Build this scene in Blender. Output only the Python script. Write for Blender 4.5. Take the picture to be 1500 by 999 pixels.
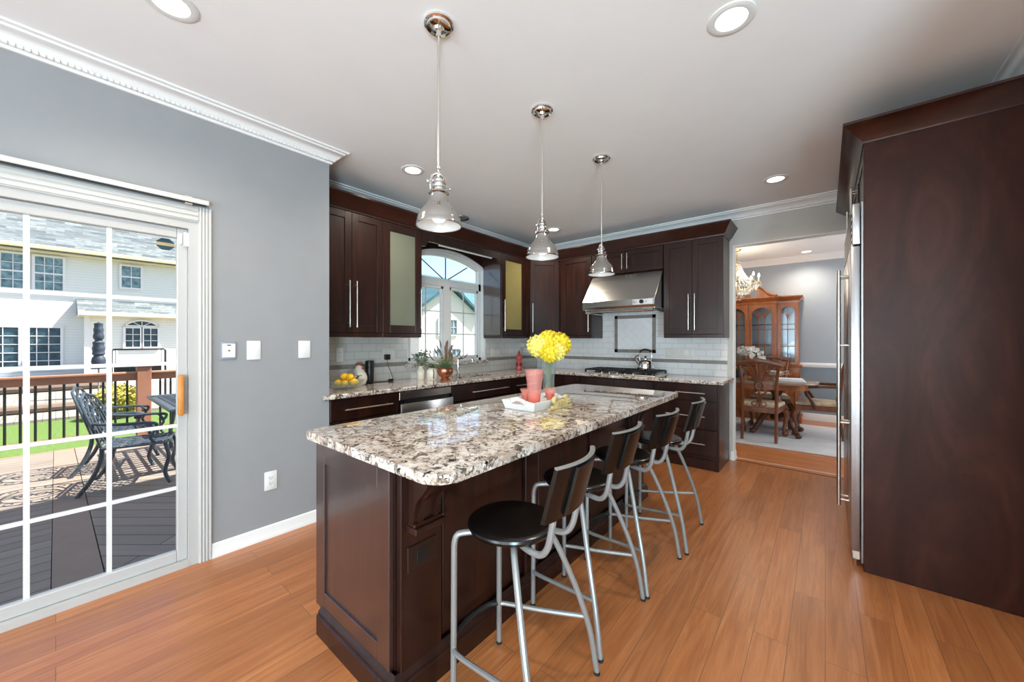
import bpy, bmesh, math, random
from mathutils import Vector, Matrix
from math import pi, sin, cos, radians as R, sqrt

random.seed(7)
for o in list(bpy.data.objects):
    bpy.data.objects.remove(o, do_unlink=True)
scene = bpy.context.scene
COL = scene.collection

# ------------------------------------------------------------------ camera
CAM_H = 1.33
YAW = 0.69196
cam_data = bpy.data.cameras.new('camera')
cam_data.sensor_fit = 'HORIZONTAL'
cam_data.sensor_width = 36.0
cam_data.lens = 36.0 * 553.8 / 1500.0
cam_data.shift_y = -0.0004
cam_data.clip_start = 0.02
cam_data.clip_end = 300
cam = bpy.data.objects.new('camera', cam_data)
cam.location = (0, 0, CAM_H)
cam.rotation_euler = (pi / 2, 0, YAW)
COL.objects.link(cam)
scene.camera = cam

# ------------------------------------------------------------------ colour management
scene.view_settings.view_transform = 'Standard'
scene.view_settings.look = 'None'
scene.view_settings.exposure = 0.10
scene.view_settings.gamma = 1.0
scene.view_settings.use_curve_mapping = False

# ------------------------------------------------------------------ sky, sun, daylight
SKY_STRENGTH = 0.30
SUN_ENERGY = 17.0
world = bpy.data.worlds.new('world')
scene.world = world
world.use_nodes = True
wn = world.node_tree
wn.nodes.clear()
w_out = wn.nodes.new('ShaderNodeOutputWorld')
w_bg = wn.nodes.new('ShaderNodeBackground')
w_sky = wn.nodes.new('ShaderNodeTexSky')
w_sky.sky_type = 'NISHITA'
w_sky.sun_disc = False
w_sky.sun_elevation = R(55)
w_sky.sun_rotation = R(20)
w_sky.air_density = 1.0
w_sky.dust_density = 2.0
w_bg.inputs['Strength'].default_value = SKY_STRENGTH
wn.links.new(w_sky.outputs[0], w_bg.inputs[0])
wn.links.new(w_bg.outputs[0], w_out.inputs[0])

def lamp(name, kind, loc, energy, color=(1, 1, 1), rot=(0, 0, 0), **kw):
    d = bpy.data.lights.new(name, kind)
    d.energy = energy
    d.color = color
    for k, v in kw.items():
        setattr(d, k, v)
    o = bpy.data.objects.new(name, d)
    o.location = loc
    o.rotation_euler = rot
    COL.objects.link(o)
    return o

SUN_TO = Vector((0.27, 0.62, 1.0)).normalized()
sun = lamp('sun', 'SUN', (0, 0, 20), SUN_ENERGY, (1.0, 0.95, 0.86), angle=R(0.55))
sun.rotation_euler = SUN_TO.to_track_quat('Z', 'Y').to_euler()

DAY = (0.93, 0.97, 1.0)
WARM = (1.0, 0.87, 0.70)
# added fill lights standing in for unseen windows behind the camera
lamp('rear_fill_light', 'AREA', (-1.6, -4.4, 1.55), 72, DAY, (pi / 2, 0, 0), shape='RECTANGLE', size=2.0, size_y=1.9)
lamp('rear_fill_light', 'AREA', (1.34, -4.4, 1.55), 80, DAY, (pi / 2, 0, 0), shape='RECTANGLE', size=1.2, size_y=1.9)
# unseen fill lights added behind the camera, tilted up to brighten the ceiling
UP = (0.64, 0.88, 1.0)
lamp('ceiling_fill_light', 'AREA', (-0.7, -2.9, 0.9), 54, UP, (R(180 - 54), 0, R(-6)), shape='DISK', size=1.1)
lamp('ceiling_fill_light', 'AREA', (2.2, -2.0, 0.9), 220, UP, (R(180 - 57), 0, R(22)), shape='DISK', size=1.1)
# daylight of the dining room window in its right-hand wall
lamp('dining_window_light', 'AREA', (1.55, 6.5, 1.5), 30, DAY, (pi / 2, 0, pi / 2), shape='RECTANGLE', size=1.6, size_y=1.6)

# ------------------------------------------------------------------ materials
def srgb(r, g, b):
    def f(c):
        c /= 255.0
        return c / 12.92 if c <= 0.04045 else ((c + 0.055) / 1.055) ** 2.4
    return (f(r), f(g), f(b), 1.0)

class NT:
    def __init__(s, name):
        s.m = bpy.data.materials.new(name)
        s.m.use_nodes = True
        s.t = s.m.node_tree
        s.t.nodes.clear()
        s.out = s.t.nodes.new('ShaderNodeOutputMaterial')
    def n(s, kind, **kw):
        nd = s.t.nodes.new(kind)
        for k, v in kw.items():
            if k.startswith('i_'):
                nd.inputs[k[2:].replace('_', ' ')].default_value = v
            else:
                setattr(nd, k, v)
        return nd
    def l(s, a, b):
        s.t.links.new(a, b)
    def coord(s, scale=(1, 1, 1), rot=(0, 0, 0), kind='Object', loc=(0, 0, 0)):
        tc = s.n('ShaderNodeTexCoord')
        mp = s.n('ShaderNodeMapping')
        mp.inputs['Scale'].default_value = scale
        mp.inputs['Rotation'].default_value = rot
        mp.inputs['Location'].default_value = loc
        s.l(tc.outputs[kind], mp.inputs[0])
        return mp.outputs[0]
    def noise(s, vec, scale, detail=4, rough=0.55, dist=0.0):
        nd = s.n('ShaderNodeTexNoise')
        nd.inputs['Scale'].default_value = scale
        nd.inputs['Detail'].default_value = detail
        nd.inputs['Roughness'].default_value = rough
        nd.inputs['Distortion'].default_value = dist
        s.l(vec, nd.inputs['Vector'])
        return nd.outputs['Fac']
    def ramp(s, fac, stops, interp='LINEAR'):
        nd = s.n('ShaderNodeValToRGB')
        cr = nd.color_ramp
        cr.interpolation = interp
        while len(cr.elements) < len(stops):
            cr.elements.new(0.5)
        for e, (p, c) in zip(cr.elements, stops):
            e.position = p
            e.color = c if len(c) == 4 else (*c, 1)
        s.l(fac, nd.inputs[0])
        return nd.outputs[0]
    def mix(s, fac, a, b, mode='MIX'):
        nd = s.n('ShaderNodeMix', data_type='RGBA', blend_type=mode)
        for sock, val in ((nd.inputs[0], fac), (nd.inputs[6], a), (nd.inputs[7], b)):
            if hasattr(val, 'links') or isinstance(val, bpy.types.NodeSocket):
                s.l(val, sock)
            else:
                sock.default_value = val
        return nd.outputs[2]
    def math(s, op, a, b=0.0, c=0.0):
        nd = s.n('ShaderNodeMath', operation=op)
        for i, val in enumerate((a, b, c)):
            if isinstance(val, bpy.types.NodeSocket):
                s.l(val, nd.inputs[i])
            else:
                nd.inputs[i].default_value = val
        return nd.outputs[0]
    def bump(s, height, strength=0.2, dist=0.01):
        nd = s.n('ShaderNodeBump')
        nd.inputs['Strength'].default_value = strength
        nd.inputs['Distance'].default_value = dist
        s.l(height, nd.inputs['Height'])
        return nd.outputs[0]
    def bsdf(s, color, rough=0.5, metal=0.0, normal=None, **kw):
        p = s.n('ShaderNodeBsdfPrincipled')
        for nm, val in (('Base Color', color), ('Roughness', rough), ('Metallic', metal)):
            if isinstance(val, bpy.types.NodeSocket):
                s.l(val, p.inputs[nm])
            else:
                p.inputs[nm].default_value = val
        for k, v in kw.items():
            nm = k.replace('_', ' ')
            if isinstance(v, bpy.types.NodeSocket):
                s.l(v, p.inputs[nm])
            else:
                p.inputs[nm].default_value = v
        if normal is not None:
            s.l(normal, p.inputs['Normal'])
        s.l(p.outputs[0], s.out.inputs[0])
        return s.m

def plain(name, c, rough=0.5, metal=0.0, var=0.06, scale=6.0, **kw):
    """a solid colour with a faint procedural mottling"""
    t = NT(name)
    f = t.noise(t.coord(), scale, 3)
    a = tuple(x * (1 - var) for x in c[:3]) + (1,)
    b = tuple(min(1, x * (1 + var)) for x in c[:3]) + (1,)
    return t.bsdf(t.ramp(f, [(0.3, a), (0.7, b)]), rough, metal, **kw)

def emit(name, c, strength):
    t = NT(name)
    e = t.n('ShaderNodeEmission')
    e.inputs[0].default_value = c
    e.inputs[1].default_value = strength
    t.l(e.outputs[0], t.out.inputs[0])
    return t.m

def thin_glass(name, tint=(1, 1, 1, 1), ior=1.45, gloss=1.0, extra=None):
    t = NT(name)
    tr = t.n('ShaderNodeBsdfTransparent')
    tr.inputs[0].default_value = tint
    gl = t.n('ShaderNodeBsdfGlossy')
    gl.inputs['Roughness'].default_value = 0.01
    gl.inputs[0].default_value = (gloss, gloss, gloss, 1)
    fr = t.n('ShaderNodeFresnel')
    ge = t.n('ShaderNodeNewGeometry')
    t.l(t.math('MULTIPLY_ADD', ge.outputs['Backfacing'], 1.0 / ior - ior, ior), fr.inputs[0])
    mx = t.n('ShaderNodeMixShader')
    t.l(fr.outputs[0], mx.inputs[0])
    t.l(tr.outputs[0], mx.inputs[1])
    t.l(gl.outputs[0], mx.inputs[2])
    last = mx
    if extra:
        df = t.n('ShaderNodeBsdfDiffuse')
        df.inputs[0].default_value = extra[0]
        m2 = t.n('ShaderNodeMixShader')
        m2.inputs[0].default_value = extra[1]
        t.l(mx.outputs[0], m2.inputs[1])
        t.l(df.outputs[0], m2.inputs[2])
        last = m2
    t.l(last.outputs[0], t.out.inputs[0])
    return t.m

def wood(name, dark, mid, light, scale=1.0, stretch=(14, 14, 1.2), rough=0.35, swirl=1.2, coat=0.0, spec=0.5):
    t = NT(name)
    v = t.coord(tuple(x * scale for x in stretch))
    f = t.noise(v, 1.6, 6, 0.6, swirl)
    g = t.noise(t.coord(tuple(x * scale * 5 for x in stretch)), 2.0, 3, 0.6, 0.3)
    col = t.ramp(f, [(0.25, dark), (0.5, mid), (0.75, light)])
    col = t.mix(t.math('MULTIPLY', g, 0.35), col, dark)
    return t.bsdf(col, rough, 0, Coat_Weight=coat, Coat_Roughness=0.15, Specular_IOR_Level=spec)

M = {}
M['wall'] = plain('grey wall paint', srgb(150, 151, 153), 0.75, var=0.02)
M['wall_warm'] = plain('pale grey wall paint', srgb(196, 194, 188), 0.75, var=0.02)
M['ceiling'] = plain('white ceiling paint', srgb(240, 240, 240), 0.85, var=0.01)
M['trim'] = plain('white trim paint', srgb(236, 236, 235), 0.4, var=0.01)
M['casing'] = plain('soft white door casing paint', srgb(200, 199, 196), 0.45, var=0.01)
M['vinyl'] = plain('white vinyl', srgb(190, 189, 187), 0.35, var=0.01)
M['dining_wall'] = plain('pale blue grey wall paint', srgb(164, 173, 183), 0.75, var=0.02)
M['dining_wainscot'] = plain('slate blue wall paint', srgb(132, 145, 154), 0.7, var=0.02)
M['espresso'] = wood('espresso stained wood', srgb(26, 12, 9), srgb(42, 20, 14), srgb(62, 32, 23), 1.0, (9, 9, 0.9), 0.31, 1.0, 0.06, 0.4)
M['panel_wood'] = wood('reddish brown veneer', srgb(38, 18, 14), srgb(58, 29, 22), srgb(76, 41, 31), 0.3, (7, 7, 2.2), 0.34, 3.2, 0.0, 0.22)
M['crown_wood'] = wood('dark cherry molding wood', srgb(34, 15, 12), srgb(52, 24, 19), srgb(66, 32, 25), 1.0, (6, 2, 9), 0.3, 0.6, 0.2)
M['chrome'] = plain('polished chrome', (0.78, 0.77, 0.75, 1), 0.08, 1.0, var=0.02)
M['pewter'] = plain('polished pewter', (0.50, 0.49, 0.47, 1), 0.12, 1.0, var=0.03)
M['nickel'] = plain('brushed nickel', (0.72, 0.69, 0.64, 1), 0.28, 1.0, var=0.04)
M['alu'] = plain('satin aluminium tube', (0.28, 0.28, 0.275, 1), 0.36, 0.35, var=0.04)
M['iron'] = plain('black cast iron', srgb(28, 28, 30), 0.45, 0.3, var=0.15, scale=40)
M['black'] = plain('black plastic', srgb(20, 20, 22), 0.35, var=0.1)
M['blackwood'] = plain('black lacquered wood', srgb(12, 11, 11), 0.25, var=0.2, scale=10)
M['rubber'] = plain('black rubber', srgb(24, 24, 24), 0.6, var=0.1)
M['white'] = plain('white enamel', srgb(226, 226, 224), 0.35, var=0.01)
M['plate'] = plain('white wall plate plastic', srgb(232, 232, 230), 0.35, var=0.01)
M['frost'] = plain('frosted cabinet glass', srgb(116, 119, 104), 0.14, var=0.05, scale=2)
M['frost_yellow'] = plain('yellow toned frosted cabinet glass', srgb(138, 128, 82), 0.14, var=0.05, scale=2)  # yellower copy of the frosted glass, for the right-hand door
M['pane'] = thin_glass('clear window glass', (0.97, 0.985, 0.99, 1), 1.45, 0.28)
M['glass'] = thin_glass('clear vase glass', (0.90, 0.94, 0.93, 1), 1.5, 1.0, ((0.85, 0.9, 0.9, 1), 0.06))
M['pink_glass'] = thin_glass('pink acrylic', (0.985, 0.90, 0.885, 1), 1.45, 1.0, (srgb(244, 176, 166), 0.20))
M['juice'] = plain('orange red drink', srgb(240, 104, 68), 0.25, var=0.08, scale=30)
M['crystal'] = thin_glass('chandelier crystal', (0.93, 0.94, 0.95, 1), 2.0, 1.0, ((0.92, 0.92, 0.90, 1), 0.45))

def steel(name, c, rough, axis):
    t = NT(name)
    sc = [40, 40, 40]
    sc[axis] = 0.6
    f = t.noise(t.coord(tuple(sc)), 3.0, 2)
    rr = t.math('MULTIPLY_ADD', f, 0.14, rough - 0.07)
    p = t.bsdf(t.ramp(f, [(0.3, tuple(x * 0.93 for x in c[:3])), (0.7, c[:3])]), rr, 1.0)
    return p
M['steel'] = steel('brushed stainless steel', (0.60, 0.59, 0.57, 1), 0.24, 0)
M['steel_v'] = steel('polished stainless fridge steel', (0.40, 0.40, 0.41, 1), 0.30, 2)

def granite():
    t = NT('cream granite with brown and black veins')
    v = t.coord((1, 1, 1))
    st = t.coord((1.0, 1.0, 1.0), (0, 0, 0.5))
    base = t.ramp(t.noise(v, 26, 6, 0.65, 0.4), [(0.25, srgb(196, 184, 172)), (0.5, srgb(222, 212, 202)), (0.75, srgb(240, 235, 230))])
    # taupe clouds
    f1 = t.noise(st, 13, 8, 0.68, 0.9)
    base = t.mix(t.ramp(f1, [(0.47, (0, 0, 0)), (0.58, (0.8, 0.8, 0.8))]), base, srgb(164, 145, 130))
    # dark brown blotches
    f2 = t.noise(t.coord((1, 1, 1), (0, 0, 0.5), loc=(3.1, 1.7, 0)), 23, 9, 0.72, 1.4)
    base = t.mix(t.ramp(f2, [(0.515, (0, 0, 0)), (0.565, (0.92, 0.92, 0.92))]), base, srgb(88, 70, 58))
    f3 = t.noise(t.coord((1, 1, 1), loc=(7.3, 4.4, 0)), 34, 8, 0.7, 1.0)
    base = t.mix(t.ramp(f3, [(0.575, (0, 0, 0)), (0.61, (1, 1, 1))]), base, srgb(44, 37, 34))
    # golden flecks
    f4 = t.noise(t.coord((1, 1, 1), loc=(1.3, 9.4, 2)), 18, 4, 0.6, 0.6)
    base = t.mix(t.ramp(f4, [(0.60, (0, 0, 0)), (0.70, (0.55, 0.55, 0.55))]), base, srgb(196, 158, 112))
    return t.bsdf(base, 0.04, 0, Specular_IOR_Level=0.6, Coat_Weight=0.4, Coat_IOR=1.55, Coat_Roughness=0.02)
M['granite'] = granite()

def planks(name, c1, c2, c3, width, length, rot, rough, gap=0.0011, gapc=(0.13, 0.07, 0.045, 1), grain=(30, 1.6), gloss_var=0.08):
    """boards that run along local y (rot turns them)"""
    t = NT(name)
    v = t.coord((1, 1, 1), (0, 0, rot))
    sw = t.n('ShaderNodeSeparateXYZ'); t.l(v, sw.inputs[0])
    cb = t.n('ShaderNodeCombineXYZ'); t.l(sw.outputs[1], cb.inputs[0]); t.l(sw.outputs[0], cb.inputs[1])
    br = t.n('ShaderNodeTexBrick')
    br.offset = 0.37
    br.offset_frequency = 2
    br.inputs['Color1'].default_value = (0, 0, 0, 1)
    br.inputs['Color2'].default_value = (1, 1, 1, 1)
    br.inputs['Mortar'].default_value = (0.5, 0.5, 0.5, 1)
    br.inputs['Scale'].default_value = 1.0
    br.inputs['Mortar Size'].default_value = gap
    br.inputs['Mortar Smooth'].default_value = 0.1
    br.inputs['Bias'].default_value = 0.0
    br.inputs['Brick Width'].default_value = length
    br.inputs['Row Height'].default_value = width
    t.l(cb.outputs[0], br.inputs['Vector'])
    mp = t.n('ShaderNodeMapping'); mp.inputs['Scale'].default_value = (grain[0], grain[1], 1)
    t.l(v, mp.inputs[0])
    off = t.n('ShaderNodeVectorMath', operation='MULTIPLY_ADD')
    t.l(br.outputs['Color'], off.inputs[0]); off.inputs[1].default_value = (7, 13, 5); t.l(mp.outputs[0], off.inputs[2])
    g = t.noise(off.outputs[0], 1.0, 7, 0.65, 1.2)
    col = t.ramp(g, [(0.28, c1), (0.52, c2), (0.75, c3)])
    tone = t.ramp(br.outputs['Color'], [(0, (0.86, 0.85, 0.84)), (1, (1.08, 1.07, 1.06))])
    col = t.mix(1.0, col, tone, 'MULTIPLY')
    col = t.mix(br.outputs['Fac'], col, gapc)
    h = t.math('SUBTRACT', t.math('MULTIPLY', g, 0.15), br.outputs['Fac'])
    rr = t.math('MULTIPLY_ADD', g, gloss_var, rough)
    return t.bsdf(col, rr, 0, t.bump(h, 0.25, 0.003), Coat_Weight=0.12, Coat_Roughness=0.22)
M['floor'] = planks('honey brown hardwood planks', srgb(152, 90, 50), srgb(176, 111, 65), srgb(194, 131, 83), 0.127, 1.25, 0, 0.27)
M['dining_floor'] = planks('red oak strip floor', srgb(182, 110, 64), srgb(200, 126, 76), srgb(212, 140, 90), 0.057, 0.7, pi / 2, 0.25)
M['deck'] = planks('tan composite decking', srgb(116, 106, 98), srgb(127, 116, 107), srgb(137, 125, 116), 0.142, 6.0, 0, 0.7, 0.004, (0.02, 0.018, 0.018, 1), (8, 1))
M['deck_diag'] = planks('tan composite decking laid diagonally', srgb(116, 106, 98), srgb(127, 116, 107), srgb(137, 125, 116), 0.142, 6.0, R(50), 0.7, 0.004, (0.02, 0.018, 0.018, 1), (8, 1))
M['deck_plain'] = plain('tan composite border board', srgb(128, 112, 100), 0.7, var=0.05, scale=8)
M['end_wood'] = wood('satin espresso end panel', srgb(36, 20, 17), srgb(52, 31, 27), srgb(66, 41, 35), 1.0, (9, 9, 0.9), 0.34, 1.0, 0.9, 0.8)
M['lacquer'] = wood('glossy lacquered end panel', srgb(40, 22, 19), srgb(56, 32, 28), srgb(70, 43, 36), 1.0, (9, 9, 0.9), 0.2, 1.0, 1.0, 1.0)
M['rail_wood'] = wood('tan composite railing', srgb(138, 92, 72), srgb(152, 104, 82), srgb(162, 114, 92), 1, (3, 3, 3), 0.65, 0.4)

def tile(name, axis_u, c, grout, bw, bh, rough=0.12, rot=0.0, var=0.05):
    t = NT(name)
    v = t.coord((1, 1, 1))
    sw = t.n('ShaderNodeSeparateXYZ'); t.l(v, sw.inputs[0])
    cb = t.n('ShaderNodeCombineXYZ'); t.l(sw.outputs[axis_u], cb.inputs[0]); t.l(sw.outputs[2], cb.inputs[1])
    mp = t.n('ShaderNodeMapping'); mp.inputs['Rotation'].default_value = (0, 0, rot)
    t.l(cb.outputs[0], mp.inputs[0])
    br = t.n('ShaderNodeTexBrick')
    br.offset = 0.5
    a = tuple(x * (1 - var) for x in c[:3]) + (1,)
    br.inputs['Color1'].default_value = a
    br.inputs['Color2'].default_value = c
    br.inputs['Mortar'].default_value = grout
    br.inputs['Scale'].default_value = 1.0
    br.inputs['Mortar Size'].default_value = 0.0016
    br.inputs['Mortar Smooth'].default_value = 0.3
    br.inputs['Bias'].default_value = 0.0
    br.inputs['Brick Width'].default_value = bw
    br.inputs['Row Height'].default_value = bh
    t.l(mp.outputs[0], br.inputs['Vector'])
    h = t.math('SUBTRACT', t.math('MULTIPLY', t.noise(v, 9, 2), 0.6), br.outputs['Fac'])
    return t.bsdf(br.outputs['Color'], rough, 0, t.bump(h, 0.35, 0.004))
M['tile_x'] = tile('glossy white subway tile', 0, srgb(218, 218, 218), srgb(160, 158, 155), 0.152, 0.0765)
M['tile_y'] = tile('glossy white subway tile shaded for window wall', 1, srgb(204, 201, 195), srgb(148, 144, 138), 0.152, 0.0765)  # same tile as back wall, its grey-tan shade put into the colour
M['tile_diag'] = tile('white tile laid diagonally', 0, srgb(226, 227, 229), srgb(204, 204, 204), 0.16, 0.08, 0.25, pi / 4)
M['slate'] = plain('dark grey slate strip', srgb(128, 123, 117), 0.3, var=0.15, scale=20)

def siding(name, c, pitch=0.115):
    t = NT(name)
    tc = t.n('ShaderNodeTexCoord')
    sw = t.n('ShaderNodeSeparateXYZ'); t.l(tc.outputs['Object'], sw.inputs[0])
    fr = t.math('FRACT', t.math('DIVIDE', sw.outputs[2], pitch))
    edge = t.ramp(fr, [(0.0, (0.6, 0.6, 0.6)), (0.10, (1, 1, 1)), (1.0, (0.97, 0.97, 0.97))])
    col = t.mix(1.0, c, edge, 'MULTIPLY')
    return t.bsdf(col, 0.6, 0, t.bump(t.math('SUBTRACT', 1.0, fr), 0.5, 0.02))
M['siding'] = siding('cream vinyl siding', srgb(228, 229, 223))
M['siding_tan'] = siding('tan vinyl siding', srgb(230, 226, 216))

def shingles(name, a, b, c):
    t = NT(name)
    v = t.coord((1, 1, 1))
    sw = t.n('ShaderNodeSeparateXYZ'); t.l(v, sw.inputs[0])
    cb = t.n('ShaderNodeCombineXYZ'); t.l(sw.outputs[1], cb.inputs[0]); t.l(sw.outputs[2], cb.inputs[1])
    br = t.n('ShaderNodeTexBrick'); br.offset = 0.5
    br.inputs['Color1'].default_value = a
    br.inputs['Color2'].default_value = c
    br.inputs['Mortar'].default_value = b
    br.inputs['Scale'].default_value = 1
    br.inputs['Mortar Size'].default_value = 0.01
    br.inputs['Brick Width'].default_value = 0.50
    br.inputs['Row Height'].default_value = 0.115
    t.l(cb.outputs[0], br.inputs['Vector'])
    col = t.mix(t.ramp(t.noise(t.coord((1, 3, 9)), 2.2, 3), [(0.35, (0, 0, 0)), (0.65, (0.6, 0.6, 0.6))]), br.outputs['Color'], a)
    return t.bsdf(col, 0.9)
M['shingle'] = shingles('grey asphalt shingles', srgb(66, 74, 78), srgb(88, 96, 100), srgb(128, 134, 136))
M['teal_roof'] = shingles('blue green asphalt shingles', srgb(52, 92, 104), srgb(60, 100, 112), srgb(76, 118, 128))
M['gutter'] = plain('cream gutter', srgb(222, 208, 160), 0.5, var=0.03)
M['dark_pane'] = plain('dark house window glass', srgb(56, 78, 88), 0.06, var=0.5, scale=3)
M['curtain_pane'] = plain('house window with curtains', srgb(110, 140, 150), 0.08, var=0.5, scale=5)

def grass():
    t = NT('green lawn')
    f = t.noise(t.coord(), 18, 6, 0.7)
    return t.bsdf(t.ramp(f, [(0.3, srgb(58, 84, 26)), (0.6, srgb(86, 112, 44)), (0.8, srgb(112, 130, 66))]), 0.9, 0, t.bump(f, 0.6, 0.03))
M['grass'] = grass()
M['paver'] = tile('pale stone pavers', 1, srgb(196, 190, 182), srgb(150, 144, 136), 0.3, 0.2, 0.8)
def pavers():
    t = NT('pale patio pavers')
    br = t.n('ShaderNodeTexBrick')
    br.inputs['Color1'].default_value = srgb(126, 118, 110)
    br.inputs['Color2'].default_value = srgb(142, 134, 126)
    br.inputs['Mortar'].default_value = srgb(96, 90, 84)
    br.inputs['Scale'].default_value = 1
    br.inputs['Mortar Size'].default_value = 0.008
    br.inputs['Brick Width'].default_value = 0.3
    br.inputs['Row Height'].default_value = 0.2
    t.l(t.coord(), br.inputs['Vector'])
    return t.bsdf(br.outputs['Color'], 0.85)
M['patio'] = pavers()
M['leaf'] = plain('green leaves', srgb(72, 104, 54), 0.6, var=0.35, scale=30)
M['leaf_grey'] = plain('grey green leaves', srgb(128, 146, 132), 0.6, var=0.3, scale=30)
M['leaf_gold'] = plain('yellow green foliage', srgb(140, 130, 36), 0.7, var=0.3, scale=14)
M['stem'] = plain('green stems', srgb(120, 130, 84), 0.5, var=0.2, scale=30)
M['lavender'] = plain('dried lavender heads', srgb(104, 98, 104), 0.8, var=0.3, scale=40)
M['petal'] = plain('yellow petals', srgb(246, 214, 48), 0.5, var=0.12, scale=20, Subsurface_Weight=0.1)
M['petal_pale'] = plain('pale yellow petals', srgb(250, 232, 120), 0.5, var=0.1, scale=20)
M['lemon'] = plain('lemon peel', srgb(250, 192, 26), 0.4, var=0.06, scale=25)
M['copper'] = plain('hammered copper', (0.42, 0.16, 0.09, 1), 0.32, 0.8, var=0.2, scale=30)
M['cream'] = plain('cream glazed ceramic', srgb(232, 224, 208), 0.25, var=0.03)
M['red'] = plain('red glaze', srgb(150, 44, 32), 0.3, var=0.1)
M['blue_ink'] = plain('blue black glaze', srgb(48, 62, 74), 0.35, var=0.15, scale=30)
M['red_label'] = plain('coral soap bottle plastic', srgb(206, 92, 84), 0.3, var=0.08)
M['bronze'] = plain('oil rubbed bronze plate', srgb(44, 28, 22), 0.35, 0.3, var=0.1)
M['oak'] = wood('honey oak', srgb(190, 118, 48), srgb(214, 142, 66), srgb(226, 158, 84), 1, (10, 10, 2), 0.4, 0.6)
M['gold_wood'] = wood('gold painted wood', srgb(176, 154, 96), srgb(200, 180, 124), srgb(214, 198, 146), 1, (8, 8, 8), 0.45, 0.4)
M['cherry'] = wood('carved cherry wood', srgb(120, 62, 28), srgb(168, 94, 44), srgb(196, 120, 62), 1, (5, 5, 2), 0.3, 0.8, 0.2)
M['chair_wood'] = wood('carved walnut stained wood', srgb(84, 46, 26), srgb(120, 70, 42), srgb(146, 92, 58), 1, (5, 5, 2), 0.34, 0.8, 0.15)
M['plate_tile'] = plain('ivory wall plate plastic', srgb(206, 203, 196), 0.3, var=0.01)
M['cherry_dark'] = wood('dark mahogany', srgb(64, 34, 24), srgb(92, 52, 36), srgb(112, 66, 46), 1, (5, 5, 2), 0.28, 0.8, 0.2)
M['marble_top'] = plain('polished brown table top', srgb(150, 128, 112), 0.08, var=0.2, scale=5)
M['damask'] = plain('gold and grey damask', srgb(190, 172, 146), 0.8, var=0.28, scale=26)
M['rug'] = plain('off white rug pile', srgb(206, 208, 212), 0.95, var=0.07, scale=5)
M['linen'] = plain('white folded linen', srgb(226, 230, 236), 0.8, var=0.04, scale=12)
M['silver'] = plain('polished silver', (0.82, 0.82, 0.82, 1), 0.12, 1.0, var=0.03)
M['orchid'] = plain('white orchid petals', srgb(238, 238, 236), 0.6, var=0.04, scale=20)
M['mirror'] = plain('mirror back', (0.36, 0.41, 0.46, 1), 0.30, 1.0, var=0.01)
M['brass'] = plain('antique brass', (0.66, 0.50, 0.26, 1), 0.25, 1.0, var=0.05)
M['driftwood'] = wood('grey brown driftwood', srgb(92, 70, 54), srgb(126, 100, 80), srgb(150, 124, 100), 1, (20, 20, 3), 0.8, 1)
M['tarp'] = plain('dark blue umbrella cover', srgb(38, 50, 66), 0.6, var=0.5, scale=9)
M['timber'] = wood('weathered timber', srgb(86, 74, 64), srgb(116, 100, 88), srgb(140, 124, 110), 1, (12, 1, 12), 0.85, 0.8)
M['cast'] = plain('dark grey cast aluminium', srgb(66, 76, 86), 0.32, 0.3, var=0.2, scale=30)
M['bulb'] = emit('warm glowing bulb', (1, 0.96, 0.90, 1), 3.2)
M['lens'] = emit('glowing can light lens', (1, 0.95, 0.87, 1), 6.0)
M['flame'] = emit('glowing candle bulb', (1, 0.90, 0.72, 1), 14.0)
M['led'] = plain('white light strip housing', srgb(235, 235, 230), 0.4, var=0.01)
M['sticker_blue'] = plain('dark teal sticker', srgb(28, 60, 76), 0.4, var=0.05)
M['sticker_gold'] = plain('tan sticker band', srgb(168, 150, 110), 0.4, var=0.1)
M['clay'] = plain('clay sill tile', srgb(70, 70, 72), 0.6, var=0.2)

# ------------------------------------------------------------------ mesh builder
def spl(pts, n=6, closed=False):
    P = [Vector(p) for p in pts]
    out = []
    N = len(P)
    rng = range(N) if closed else range(N - 1)
    for i in rng:
        p0 = P[(i - 1) % N] if (closed or i > 0) else P[0] * 2 - P[1]
        p1 = P[i]
        p2 = P[(i + 1) % N]
        p3 = P[(i + 2) % N] if (closed or i + 2 < N) else P[-1] * 2 - P[-2]
        for k in range(n):
            t = k / n
            out.append(0.5 * ((2 * p1) + (p2 - p0) * t + (2 * p0 - 5 * p1 + 4 * p2 - p3) * t * t + (3 * p1 - p0 - 3 * p2 + p3) * t ** 3))
    if not closed:
        out.append(P[-1])
    return out

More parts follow.
